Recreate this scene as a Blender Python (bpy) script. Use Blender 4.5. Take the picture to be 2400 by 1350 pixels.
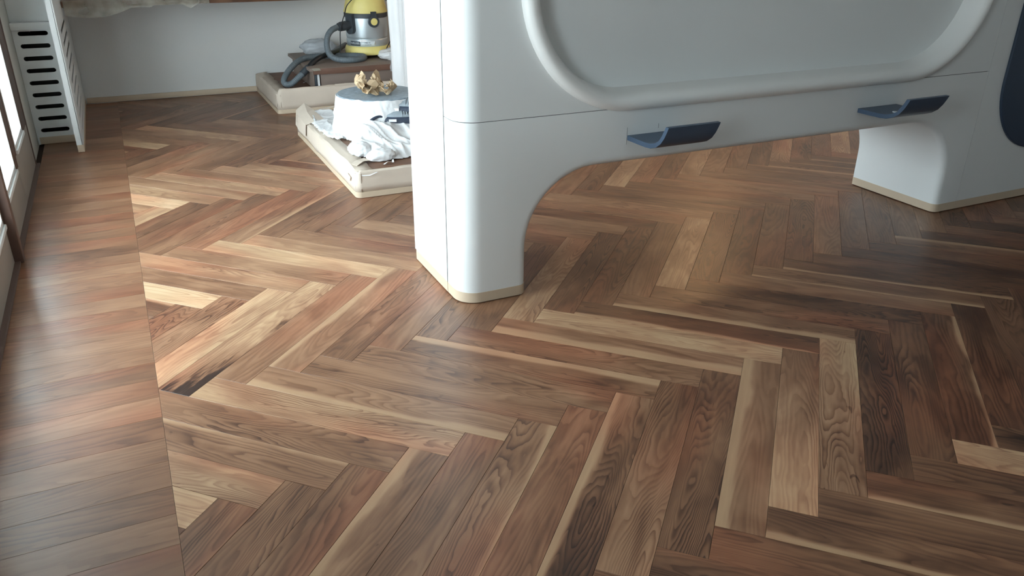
import bpy, bmesh, math, random
from mathutils import Vector, Matrix, noise
for o in list(bpy.data.objects): bpy.data.objects.remove(o)
scene = bpy.context.scene
COL = scene.collection
pi = math.pi

# ------------------------------------------------------------------ camera
cam_d = bpy.data.cameras.new('camera'); cam = bpy.data.objects.new('camera', cam_d); COL.objects.link(cam)
FPX, PIT, YAW, ROLL, CH = 1869.127, 0.4364216, 0.4505720, 0.0104424, 1.4585933
cam_d.sensor_width = 36.0; cam_d.lens = FPX / 2400.0 * 36.0; cam_d.clip_start = 0.05
fwd = Vector((math.sin(YAW)*math.cos(PIT), math.cos(YAW)*math.cos(PIT), -math.sin(PIT)))
rgt = Vector((math.cos(YAW), -math.sin(YAW), 0)); upv = rgt.cross(fwd)
r2 = rgt*math.cos(ROLL) + upv*math.sin(ROLL); u2 = -rgt*math.sin(ROLL) + upv*math.cos(ROLL)
cam.matrix_world = Matrix(((r2.x, u2.x, -fwd.x, 0), (r2.y, u2.y, -fwd.y, 0), (r2.z, u2.z, -fwd.z, CH), (0, 0, 0, 1)))
scene.camera = cam

# ------------------------------------------------------------------ light: overcast sky through the glazed doors on the left
w = bpy.data.worlds.new('sky'); scene.world = w; w.use_nodes = True
wn = w.node_tree; wn.nodes.clear()
tc = wn.nodes.new('ShaderNodeTexCoord'); sx = wn.nodes.new('ShaderNodeSeparateXYZ'); cr = wn.nodes.new('ShaderNodeValToRGB')
bg = wn.nodes.new('ShaderNodeBackground'); wo = wn.nodes.new('ShaderNodeOutputWorld')
wn.links.new(tc.outputs['Generated'], sx.inputs[0]); wn.links.new(sx.outputs['Z'], cr.inputs[0])
cr.color_ramp.elements[0].position = 0.0; cr.color_ramp.elements[0].color = (0.755, 0.835, 0.91, 1)
cr.color_ramp.elements[1].position = 0.6; cr.color_ramp.elements[1].color = (0.77, 0.895, 1.0, 1)
wn.links.new(cr.outputs[0], bg.inputs[0]); bg.inputs[1].default_value = 7.0
wn.links.new(bg.outputs[0], wo.inputs[0])
def portal(name, y0, y1, z0, z1, x):
    l = bpy.data.lights.new(name, 'AREA'); l.shape = 'RECTANGLE'; l.size = y1-y0; l.size_y = z1-z0
    l.cycles.is_portal = True
    o = bpy.data.objects.new(name, l); COL.objects.link(o)
    o.location = (x, (y0+y1)/2, (z0+z1)/2)
    o.rotation_euler = Matrix(((0, 0, -1), (1, 0, 0), (0, -1, 0))).to_euler()   # emits towards +x
    return o
portal('window_portal', 2.2, 5.7, 0.15, 2.25, -0.70)
portal('window_portal', 0.2, 1.2, 0.95, 2.05, -0.76)  # portal for the added unseen window
vs = scene.view_settings
vs.view_transform = 'Standard'; vs.look = 'None'; vs.gamma = 1.0; vs.use_curve_mapping = False
vs.exposure = 1.62

# ------------------------------------------------------------------ node helpers and materials
def newmat(name):
    m = bpy.data.materials.new(name); m.use_nodes = True
    nt = m.node_tree; nt.nodes.clear()
    out = nt.nodes.new('ShaderNodeOutputMaterial'); b = nt.nodes.new('ShaderNodeBsdfPrincipled')
    nt.links.new(b.outputs[0], out.inputs[0])
    return m, nt, b, out
class N:
    def __init__(s, nt): s.nt = nt
    def n(s, t, **k):
        x = s.nt.nodes.new(t)
        for a, v in k.items(): setattr(x, a, v)
        return x
    def put(s, sock, v):
        if hasattr(v, 'is_linked'): s.nt.links.new(v, sock)
        else: sock.default_value = v
    def math(s, op, a, b=0.0, c=None, clamp=False):
        x = s.n('ShaderNodeMath', operation=op); x.use_clamp = clamp
        s.put(x.inputs[0], a); s.put(x.inputs[1], b)
        if c is not None: s.put(x.inputs[2], c)
        return x.outputs[0]
    def noise(s, vec, scale=1.0, detail=2.0, rough=0.5, dist=0.0):
        x = s.n('ShaderNodeTexNoise'); s.put(x.inputs['Vector'], vec)
        x.inputs['Scale'].default_value = scale; x.inputs['Detail'].default_value = detail
        x.inputs['Roughness'].default_value = rough; x.inputs['Distortion'].default_value = dist
        return x.outputs['Fac']
    def attr(s, name):
        x = s.n('ShaderNodeAttribute', attribute_type='OBJECT', attribute_name=name); return x.outputs['Fac']
    def comb(s, x, y, z):
        c = s.n('ShaderNodeCombineXYZ'); s.put(c.inputs[0], x); s.put(c.inputs[1], y); s.put(c.inputs[2], z); return c.outputs[0]
    def smooth(s, v, a, b):
        x = s.n('ShaderNodeMapRange', interpolation_type='SMOOTHSTEP')
        s.put(x.inputs[0], v); s.put(x.inputs[1], a); s.put(x.inputs[2], b); return x.outputs[0]
    def ramp(s, v, stops):
        x = s.n('ShaderNodeValToRGB'); e = x.color_ramp.elements
        while len(e) < len(stops): e.new(0.5)
        for i, (p, c) in enumerate(stops): e[i].position = p; e[i].color = tuple(c)+(1,)
        s.put(x.inputs[0], v); return x.outputs[0]
    def mix(s, f, a, b, blend='MIX'):
        x = s.n('ShaderNodeMix', data_type='RGBA', blend_type=blend)
        s.put(x.inputs[0], f)
        s.put(x.inputs[6], a if hasattr(a, 'is_linked') else tuple(a)+(1,)); s.put(x.inputs[7], b if hasattr(b, 'is_linked') else tuple(b)+(1,))
        return x.outputs[2]

def plain(name, col, rough=0.5, metal=0.0, var=0.06, scale=6.0, bump=0.0, bscale=60.0, spec=0.5, detail=3.0):
    m, nt, b, out = newmat(name); n = N(nt)
    t = n.n('ShaderNodeTexCoord').outputs['Object']
    f = n.noise(t, scale, detail)
    lo = tuple(c*(1-var) for c in col); hi = tuple(min(1, c*(1+var)) for c in col)
    nt.links.new(n.mix(f, lo, hi), b.inputs['Base Color'])
    b.inputs['Roughness'].default_value = rough; b.inputs['Metallic'].default_value = metal
    b.inputs['Specular IOR Level'].default_value = spec
    if bump:
        bp = n.n('ShaderNodeBump'); bp.inputs['Strength'].default_value = bump; bp.inputs['Distance'].default_value = 0.004
        n.put(bp.inputs['Height'], n.noise(t, bscale, 3.0)); nt.links.new(bp.outputs[0], b.inputs['Normal'])
    return m

WOOD_STOPS = [(0.0, (0.034, 0.0164, 0.011)), (0.22, (0.108, 0.0492, 0.027)), (0.42, (0.22, 0.1081, 0.058)),
              (0.62, (0.345, 0.1911, 0.108)), (0.8, (0.50, 0.3233, 0.185)), (1.0, (0.68, 0.4921, 0.31))]
def walnut(name, rough=0.36, wide=0.13, plank=True, tone=0.4, contrast=1.0):
    """length along local x, width along local y"""
    m, nt, b, out = newmat(name); n = N(nt)
    t = n.n('ShaderNodeTexCoord').outputs['Object']
    sp = n.n('ShaderNodeSeparateXYZ'); nt.links.new(t, sp.inputs[0]); x, y = sp.outputs[0], sp.outputs[1]
    if plank:
        seed, tn, sap, fig, grad, stain = n.attr('seed'), n.attr('tone'), n.attr('sap'), n.attr('figure'), n.attr('grad'), n.attr('stain')
    else:
        seed, tn, sap, fig, grad, stain = 3.7, tone, 0.0, 0.5, 0.0, 0.0
    ox = n.math('MULTIPLY', seed, 7.31); oy = n.math('MULTIPLY', seed, 3.17)
    # broad cathedral figure: contour lines of a long stretched noise field
    wx = n.noise(n.comb(n.math('ADD', n.math('MULTIPLY', x, 7.0), ox), n.math('ADD', n.math('MULTIPLY', y, 24.0), oy), 2.0), 1.0, 2.0, 0.5)
    va = n.comb(n.math('ADD', n.math('MULTIPLY', x, 1.05), ox), n.math('ADD', n.math('MULTIPLY', y, 10.0), oy), seed)
    A = n.math('ADD', n.noise(va, 1.0, 0.6, 0.4, 0.25), n.math('MULTIPLY', wx, 0.075))
    freq = n.math('MULTIPLY_ADD', fig, 22.0, 11.0)
    ph = n.math('MULTIPLY', A, freq)
    fr = n.math('FRACT', ph)
    line = n.math('MULTIPLY', n.math('POWER', fr, 3.5), n.smooth(fr, 1.0, 0.93))     # dark late-wood edge
    soft = n.math('SINE', n.math('MULTIPLY', ph, 2*pi))
    patch = n.smooth(n.noise(n.comb(n.math('ADD', n.math('MULTIPLY', x, 1.6), oy), n.math('ADD', n.math('MULTIPLY', y, 8.0), ox), 12.0), 1.0, 1.0, 0.5, 0.5), 0.38, 0.66)
    line = n.math('MULTIPLY', line, n.math('MULTIPLY_ADD', patch, 0.8, 0.2))
    vb = n.comb(n.math('ADD', n.math('MULTIPLY', x, 2.5), oy), n.math('ADD', n.math('MULTIPLY', y, 85.0), ox), seed)
    fine = n.noise(vb, 1.0, 3.0, 0.5, 0.3)
    vc = n.comb(n.math('ADD', n.math('MULTIPLY', x, 2.6), oy), n.math('ADD', n.math('MULTIPLY', y, 9.0), ox), 4.0)
    blot = n.noise(vc, 1.0, 3.0, 0.55, 0.8)
    vd = n.comb(n.math('ADD', n.math('MULTIPLY', x, 9.0), oy), n.math('ADD', n.math('MULTIPLY', y, 26.0), ox), 9.0)
    knot = n.smooth(n.noise(vd, 1.0, 2.0, 0.5, 1.2), 0.70, 0.80)
    yn = n.math('MULTIPLY', y, 2.0/wide)
    wob = n.math('MULTIPLY', n.math('SUBTRACT', n.noise(n.comb(n.math('ADD', n.math('MULTIPLY', x, 2.2), ox), n.math('MULTIPLY', y, 5.0), seed), 1.0, 3.0, 0.5, 0.4), 0.5), 1.1)
    ys = n.math('ADD', n.math('MULTIPLY', yn, n.math('SIGN', sap)), wob)
    e = n.math('SUBTRACT', 1.0, n.math('MULTIPLY', n.math('ABSOLUTE', sap), 2.0))
    sapm = n.math('MULTIPLY', n.smooth(ys, n.math('SUBTRACT', e, 0.16), n.math('ADD', e, 0.16)), n.math('GREATER_THAN', n.math('ABSOLUTE', sap), 0.01))
    v = n.math('ADD', n.math('MULTIPLY_ADD', n.math('MULTIPLY', x, 2.1), grad, tn), n.math('MULTIPLY', n.math('SUBTRACT', blot, 0.5), 0.62*contrast))
    v = n.math('ADD', v, n.math('MULTIPLY', n.math('SUBTRACT', fine, 0.5), 0.16*contrast))
    v = n.math('SUBTRACT', v, n.math('MULTIPLY', line, n.math('MULTIPLY_ADD', fig, 0.28*contrast, 0.09)))
    v = n.math('ADD', v, n.math('MULTIPLY', soft, 0.03*contrast))
    v = n.math('SUBTRACT', v, n.math('MULTIPLY', knot, 0.22*contrast))
    stv = n.math('ADD', n.noise(n.comb(n.math('MULTIPLY', x, 3.5), n.math('MULTIPLY', y, 22.0), 1.0), 1.0, 3.0, 0.6, 1.0), n.math('MULTIPLY_ADD', x, -0.55, n.math('MULTIPLY', y, -2.2)))
    v = n.math('SUBTRACT', v, n.math('MULTIPLY', n.smooth(stv, 0.58, 0.80), n.math('MULTIPLY', stain, 0.5)))
    tgt = n.math('ADD', 0.71, n.math('ADD', n.math('MULTIPLY', n.math('SUBTRACT', fine, 0.5), 0.12), n.math('MULTIPLY', n.math('SUBTRACT', blot, 0.5), 0.2)))
    v = n.math('ADD', v, n.math('MULTIPLY', sapm, n.math('SUBTRACT', tgt, v)), clamp=True)
    c = n.ramp(v, WOOD_STOPS)
    hue = n.noise(n.comb(n.math('ADD', n.math('MULTIPLY', x, 1.3), oy), n.math('MULTIPLY', y, 4.0), n.math('MULTIPLY', seed, 5.0)), 1.0, 1.0)
    c = n.mix(n.smooth(hue, 0.45, 0.72), c, n.mix(1.0, c, (1.10, 0.88, 0.84), 'MULTIPLY'))
    nt.links.new(c, b.inputs['Base Color'])
    rr = n.math('ADD', rough, n.math('MULTIPLY', n.math('SUBTRACT', fine, 0.5), 0.10)); nt.links.new(rr, b.inputs['Roughness'])
    b.inputs['Specular IOR Level'].default_value = 0.5
    bp = n.n('ShaderNodeBump'); bp.inputs['Strength'].default_value = 0.10; bp.inputs['Distance'].default_value = 0.001
    n.put(bp.inputs['Height'], fine); nt.links.new(bp.outputs[0], b.inputs['Normal'])
    return m

def film(name, col, trans=0.25, transl=0.4, rough=0.25):
    m, nt, b, out = newmat(name); n = N(nt)
    b.inputs['Base Color'].default_value = col+(1,); b.inputs['Roughness'].default_value = rough
    tl = n.n('ShaderNodeBsdfTranslucent'); tl.inputs[0].default_value = col+(1,)
    tr = n.n('ShaderNodeBsdfTransparent'); tr.inputs[0].default_value = (0.95, 0.97, 0.98, 1)
    m1 = n.n('ShaderNodeMixShader'); m1.inputs[0].default_value = transl
    nt.links.new(b.outputs[0], m1.inputs[1]); nt.links.new(tl.outputs[0], m1.inputs[2])
    m2 = n.n('ShaderNodeMixShader'); 
    t = n.n('ShaderNodeTexCoord').outputs['Object']
    f = n.math('MULTIPLY', n.noise(t, 9.0, 3.0), 2*trans); nt.links.new(f, m2.inputs[0])
    nt.links.new(m1.outputs[0], m2.inputs[1]); nt.links.new(tr.outputs[0], m2.inputs[2])
    nt.links.new(m2.outputs[0], out.inputs[0])
    bp = n.n('ShaderNodeBump'); bp.inputs['Strength'].default_value = 0.3; bp.inputs['Distance'].default_value = 0.006
    n.put(bp.inputs['Height'], n.noise(t, 30.0, 3.0, 0.5, 1.5)); nt.links.new(bp.outputs[0], b.inputs['Normal'])
    return m

M = {}
M['plank'] = walnut('walnut_plank')
M['strip'] = walnut('walnut_border_plank', rough=0.34, wide=0.1256, contrast=0.6)
M['worktop'] = walnut('walnut_worktop', plank=False, tone=0.25, wide=0.5)
M['deck'] = walnut('dusty_deck_board', plank=True, rough=0.6, contrast=0.5)
M['subfloor'] = plain('dark_joint', (0.035, 0.02, 0.013), 0.8)
M['white'] = plain('white_lacquer', (0.78, 0.80, 0.79), 0.42, var=0.012, scale=2.0)
M['ring'] = plain('ring_lacquer', (0.80, 0.80, 0.775), 0.40, var=0.012, scale=2.0)
M['wall'] = plain('wall_paint', (0.74, 0.745, 0.73), 0.75, var=0.015, scale=2.5, bump=0.15, bscale=120)
M['ceiling'] = plain('ceiling_paint', (0.80, 0.80, 0.79), 0.85, var=0.01)
M['tan'] = plain('tan_plinth', (0.60, 0.48, 0.35), 0.5, var=0.03)
M['navy'] = plain('navy_paint', (0.030, 0.050, 0.085), 0.45, var=0.05)
M['blue'] = plain('blue_grey_paint', (0.056, 0.090, 0.143), 0.42, var=0.05)
M['card'] = plain('kraft_cardboard', (0.64, 0.545, 0.45), 0.8, var=0.07, scale=9.0, bump=0.2, bscale=40)
M['paper'] = plain('brown_kraft_paper', (0.58, 0.43, 0.27), 0.75, var=0.08, scale=14.0)
M['yellow'] = plain('yellow_plastic', (0.86, 0.73, 0.26), 0.42, var=0.06, scale=14.0)
M['dark'] = plain('dark_grey_plastic', (0.045, 0.055, 0.065), 0.5, var=0.25, scale=30.0)
M['hose'] = plain('grey_hose', (0.135, 0.165, 0.185), 0.5, var=0.12, scale=18.0)
M['black'] = plain('black_rubber', (0.012, 0.014, 0.017), 0.4, var=0.1)
M['steel'] = plain('dented_steel', (0.66, 0.74, 0.78), 0.36, metal=0.75, var=0.06, scale=5.0, bump=0.55, bscale=9.0)
M['label'] = plain('label_dark', (0.05, 0.07, 0.09), 0.4)
M['print'] = plain('label_print', (0.75, 0.8, 0.82), 0.4)
M['silver'] = plain('silver_sticker', (0.70, 0.76, 0.78), 0.35, var=0.03)
M['brown'] = plain('dark_brown_door_paint', (0.105, 0.062, 0.048), 0.45, var=0.12, scale=3.0)
M['doorgrey'] = plain('door_panel_paint', (0.30, 0.26, 0.22), 0.6, var=0.05)
M['cream'] = plain('cream_paint', (0.66, 0.64, 0.58), 0.6, var=0.03)
M['mould'] = plain('white_moulding', (0.74, 0.75, 0.74), 0.35, var=0.02)
M['film'] = film('white_plastic_film', (0.95, 0.955, 0.96), 0.03, 0.15)
M['clear'] = film('clear_plastic_film', (0.80, 0.84, 0.88), 0.30, 0.35, 0.15)
M['oldfilm'] = film('dusty_plastic_film', (0.55, 0.53, 0.45), 0.50, 0.3, 0.3)
M['mottle'] = plain('mottled_blue_grey', (0.26, 0.32, 0.37), 0.5, var=0.55, scale=38.0, detail=5.0)
M['padnavy'] = plain('navy_foam', (0.028, 0.040, 0.066), 0.6, var=0.2, scale=25.0)
M['padgrey'] = plain('grey_cap', (0.27, 0.31, 0.34), 0.45, var=0.12, scale=25.0)
M['paperwhite'] = plain('white_tag', (0.8, 0.8, 0.8), 0.6)
M['redwood'] = plain('red_brown_varnish', (0.16, 0.085, 0.060), 0.4, var=0.25, scale=7.0)
M['greybrown'] = plain('dusty_brown_board', (0.22, 0.165, 0.135), 0.6, var=0.15, scale=6.0)
M['slab'] = plain('balcony_tiles', (0.105, 0.115, 0.108), 0.8, var=0.05, scale=1.5)
M['crack'] = plain('joint_shadow_filler', (0.10, 0.10, 0.10), 0.8)
M['darkhole'] = plain('radiator_and_gap_shade', (0.03, 0.03, 0.028), 0.8)  # near-black radiator colour, also the painted shade in slots and joint
# window glass: clear with a light film of dust
m, nt, b, out = newmat('window_glass'); n = N(nt)
tr = n.n('ShaderNodeBsdfTransparent'); tr.inputs[0].default_value = (0.95, 0.97, 0.96, 1)
gl = n.n('ShaderNodeBsdfGlossy'); gl.inputs['Roughness'].default_value = 0.05
mx = n.n('ShaderNodeMixShader'); mx.inputs[0].default_value = 0.06
nt.links.new(tr.outputs[0], mx.inputs[1]); nt.links.new(gl.outputs[0], mx.inputs[2])
tl = n.n('ShaderNodeBsdfTranslucent'); tl.inputs[0].default_value = (0.85, 0.88, 0.86, 1)
mx2 = n.n('ShaderNodeMixShader')
t = n.n('ShaderNodeTexCoord').outputs['Object']
nt.links.new(n.math('MULTIPLY', n.smooth(n.noise(t, 6.0, 3.0), 0.3, 0.8), 0.35), mx2.inputs[0])
nt.links.new(mx.outputs[0], mx2.inputs[1]); nt.links.new(tl.outputs[0], mx2.inputs[2]); nt.links.new(mx2.outputs[0], out.inputs[0])
nt.nodes.remove(b); M['glass'] = m

# ------------------------------------------------------------------ object helpers (all shapes are given in world coordinates)
ROOT = {}
def base_of(p):
    while p.parent: p = p.parent
    return Vector(ROOT.get(p.name, (0, 0, 0)))
def link(name, me, mat, parent=None, smooth=False, angle=None):
    o = bpy.data.objects.new(name, me); COL.objects.link(o)
    if mat is not None: me.materials.append(M[mat] if isinstance(mat, str) else mat)
    if smooth:
        for p in me.polygons: p.use_smooth = True
        if angle is not None: me.set_sharp_from_angle(angle=math.radians(angle))
    if parent is not None: o.parent = parent
    return o
def thing(name, loc, label, cat, group=None):
    o = bpy.data.objects.new(name, None); COL.objects.link(o); o.location = loc; o.empty_display_size = 0.05
    o['label'] = label; o['category'] = cat
    if group: o['group'] = group
    ROOT[o.name] = tuple(loc); return o
def struct(o, label):
    o['kind'] = 'structure'; o['label'] = label; return o
def tag(o, label, cat, group=None):
    o['label'] = label; o['category'] = cat
    if group: o['group'] = group
    return o
def mk(name, verts, faces, mat, parent=None, smooth=False, angle=None):
    off = base_of(parent) if parent is not None else Vector((0, 0, 0))
    me = bpy.data.meshes.new(name)
    me.from_pydata([tuple(Vector(v)-off) for v in verts], [], faces); me.update()
    return link(name, me, mat, parent, smooth, angle)
def from_bm(name, bm, mat, parent=None, smooth=False, angle=None):
    off = base_of(parent) if parent is not None else Vector((0, 0, 0))
    bmesh.ops.translate(bm, verts=bm.verts, vec=-off)
    bmesh.ops.recalc_face_normals(bm, faces=bm.faces)
    me = bpy.data.meshes.new(name); bm.to_mesh(me); bm.free()
    return link(name, me, mat, parent, smooth, angle)
def box(name, x0, x1, y0, y1, z0, z1, mat, parent=None, bev=0.0, seg=2):
    bm = bmesh.new()
    bmesh.ops.create_cube(bm, size=1.0)
    bmesh.ops.scale(bm, verts=bm.verts, vec=(x1-x0, y1-y0, z1-z0))
    bmesh.ops.translate(bm, verts=bm.verts, vec=((x0+x1)/2, (y0+y1)/2, (z0+z1)/2))
    if bev: bmesh.ops.bevel(bm, geom=bm.edges[:], offset=bev, segments=seg, profile=0.5, affect='EDGES')
    return from_bm(name, bm, mat, parent, bool(bev), 40)
def catmull(P, k=6, closed=False):
    P = [Vector(p) for p in P]; n = len(P); out = []
    rng = range(n if closed else n-1)
    for i in rng:
        a = P[(i-1) % n] if closed or i > 0 else P[0]*2-P[1]
        b, c = P[i], P[(i+1) % n]
        d = P[(i+2) % n] if closed or i+2 < n else P[-1]*2-P[-2]
        for j in range(k):
            t = j/k
            out.append(0.5*((2*b)+(c-a)*t+(2*a-5*b+4*c-d)*t*t+(3*b-a-3*c+d)*t*t*t))
    if not closed: out.append(P[-1])
    return out
def tube_data(P, r, ns=10, rfun=None):
    P = [Vector(p) for p in P]; V = []; F = []
    T0 = (P[1]-P[0]).normalized(); U = T0.orthogonal().normalized()
    for i, p in enumerate(P):
        T = (P[min(i+1, len(P)-1)]-P[max(i-1, 0)]).normalized()
        U = (U - T*U.dot(T)).normalized(); W_ = T.cross(U)
        rr = rfun(i) if rfun else r
        for j in range(ns):
            a = 2*pi*j/ns; V.append(p+(U*math.cos(a)+W_*math.sin(a))*rr)
    for i in range(len(P)-1):
        for j in range(ns):
            F.append((i*ns+j, i*ns+(j+1) % ns, (i+1)*ns+(j+1) % ns, (i+1)*ns+j))
    F.append(tuple(range(ns))[::-1]); F.append(tuple((len(P)-1)*ns+j for j in range(ns)))
    return V, F
def tube(name, P, r, mat, parent=None, ns=10, rfun=None):
    V, F = tube_data(P, r, ns, rfun); return mk(name, V, F, mat, parent, True, 50)
def lathe(name, prof, c, mat, parent=None, ns=48, tilt=None):
    V = []; F = []; k = len(prof)
    for i in range(ns):
        a = 2*pi*i/ns
        for r, z in prof: V.append(Vector((c[0]+r*math.cos(a), c[1]+r*math.sin(a), c[2]+z)))
    for i in range(ns):
        for j in range(k-1):
            F.append((i*k+j, ((i+1) % ns)*k+j, ((i+1) % ns)*k+j+1, i*k+j+1))
    bm = bmesh.new(); vs_ = [bm.verts.new(v) for v in V]
    for f in F: bm.faces.new([vs_[q] for q in f])
    bmesh.ops.remove_doubles(bm, verts=bm.verts, dist=1e-5)
    return from_bm(name, bm, mat, parent, True, 38)
def extrude_poly(bm, poly, fn, d0, d1):
    """closed prism from a 2-D outline; fn(u,v,d)->xyz"""
    a = [bm.verts.new(fn(u, v, d0)) for u, v in poly]; b_ = [bm.verts.new(fn(u, v, d1)) for u, v in poly]
    n_ = len(poly); bm.faces.new(a); bm.faces.new(b_[::-1])
    for i in range(n_): bm.faces.new((a[i], a[(i+1) % n_], b_[(i+1) % n_], b_[i]))
    return a, b_
def holed(name, outer, holes, fn, d0, d1, mat, parent=None, bev=0.0):
    """flat board with real openings: 2-D curve fill, thickened"""
    cu = bpy.data.curves.new(name, 'CURVE'); cu.dimensions = '2D'; cu.fill_mode = 'BOTH'; cu.extrude = abs(d1-d0)/2-bev
    if bev: cu.bevel_depth = bev; cu.bevel_resolution = 2; cu.offset = -bev
    for loop in [outer]+holes:
        s = cu.splines.new('POLY'); s.points.add(len(loop)-1); s.use_cyclic_u = True
        for i, (u, v) in enumerate(loop): s.points[i].co = (u, v, 0, 1)
    tmp = bpy.data.objects.new('tmp', cu); COL.objects.link(tmp)
    dg = bpy.context.evaluated_depsgraph_get(); me = bpy.data.meshes.new_from_object(tmp.evaluated_get(dg))
    bpy.data.objects.remove(tmp); bpy.data.curves.remove(cu)
    bm = bmesh.new(); bm.from_mesh(me); bpy.data.meshes.remove(me)
    bmesh.ops.remove_doubles(bm, verts=bm.verts, dist=1e-5)
    mid = (d0+d1)/2
    for v in bm.verts: v.co = Vector(fn(v.co.x, v.co.y, mid+v.co.z))
    return from_bm(name, bm, mat, parent, bool(bev), 35)
def arc(cx, cz, r, a0, a1, k):
    return [(cx+r*math.cos(math.radians(a0+(a1-a0)*i/k)), cz+r*math.sin(math.radians(a0+(a1-a0)*i/k))) for i in range(k+1)]
def rrect(x0, x1, z0, z1, r, k=14):
    return arc(x0+r, z0+r, r, 180, 270, k)+arc(x1-r, z0+r, r, 270, 360, k)+arc(x1-r, z1-r, r, 0, 90, k)+arc(x0+r, z1-r, r, 90, 180, k)
def stadium(x0, x1, z, h, k=6):
    r = h/2
    return arc(x0+r, z, r, 90, 270, k)+arc(x1-r, z, r, -90, 90, k)
XZ = lambda u, v, d: (u, d, v)
YZ = lambda u, v, d: (d, u, v)
XY = lambda u, v, d: (u, v, d)

# ------------------------------------------------------------------ the floor: walnut herringbone, every plank a piece
PW, PL, P0, Q0 = 0.13, 0.9412116, -2.2708684, 2.1912819
BX = -0.074                                   # border line between herringbone and the straight strip
RX0, RX1, RY0, RY1 = -0.60, 6.40, -1.60, 7.57   # room
sub = mk('floor', [(RX0, RY0, -0.013), (RX1, RY0, -0.013), (RX1, RY1, -0.013), (RX0, RY1, -0.013), (RX0, RY0, -0.12), (RX1, RY0, -0.12), (RX1, RY1, -0.12), (RX0, RY1, -0.12)],
         [(0, 1, 2, 3), (7, 6, 5, 4), (0, 4, 5, 1), (1, 5, 6, 2), (2, 6, 7, 3), (3, 7, 4, 0)], 'subfloor')
struct(sub, 'walnut herringbone parquet floor with a straight border strip along the glazed doors')
floor = sub
def clip(poly, a, b, c):                       # keep a*x+b*y<=c
    out = []
    for i in range(len(poly)):
        p, q = poly[i], poly[(i+1) % len(poly)]
        fp, fq = a*p[0]+b*p[1]-c, a*q[0]+b*q[1]-c
        if fp <= 0: out.append(p)
        if (fp < 0 < fq) or (fq < 0 < fp):
            t_ = fp/(fp-fq); out.append((p[0]+(q[0]-p[0])*t_, p[1]+(q[1]-p[1])*t_))
    return out
def plank_mesh(name, poly, gap=0.0004, ch=0.0006):
    cx = sum(p[0] for p in poly)/len(poly); cy = sum(p[1] for p in poly)/len(poly)
    # inset convex polygon
    def inset(P, d):
        n_ = len(P); L = []
        for i in range(n_):
            p, q = Vector(P[i]), Vector(P[(i+1) % n_]); t_ = (q-p).normalized(); nn = Vector((-t_.y, t_.x)); L.append((p+nn*d, t_))
        R = []
        for i in range(n_):
            (p, t1), (q, t2) = L[i-1], L[i]
            den = t1.x*t2.y-t1.y*t2.x
            if abs(den) < 1e-9: R.append((q.x, q.y)); continue
            s_ = ((q.x-p.x)*t2.y-(q.y-p.y)*t2.x)/den; R.append((p.x+t1.x*s_, p.y+t1.y*s_))
        return R
    a = inset(poly, gap); b_ = inset(poly, gap+ch); n_ = len(poly)
    V = [(x, y, -0.0125) for x, y in a]+[(x, y, -ch) for x, y in a]+[(x, y, 0) for x, y in b_]
    F = []
    for k in (0, n_):
        for i in range(n_): F.append((k+i, k+(i+1) % n_, k+n_+(i+1) % n_, k+n_+i))
    F.append(tuple(range(2*n_, 3*n_)))
    me = bpy.data.meshes.new(name); me.from_pydata(V, [], F); me.update(); return me
def pix(P):
    v = Vector(P)-Vector((0, 0, CH)); d = v.dot(fwd)
    if d < 0.1: return None
    return 1200+FPX*v.dot(r2)/d, 675-FPX*v.dot(u2)/d
def area(P): return 0.5*sum(P[i][0]*P[(i+1) % len(P)][1]-P[(i+1) % len(P)][0]*P[i][1] for i in range(len(P)))
s2 = math.sqrt(0.5)
full = plank_mesh('floor_plank', [(-PL/2, -PW/2), (PL/2, -PW/2), (PL/2, PW/2), (-PL/2, PW/2)]); full.materials.append(M['plank'])
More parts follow.
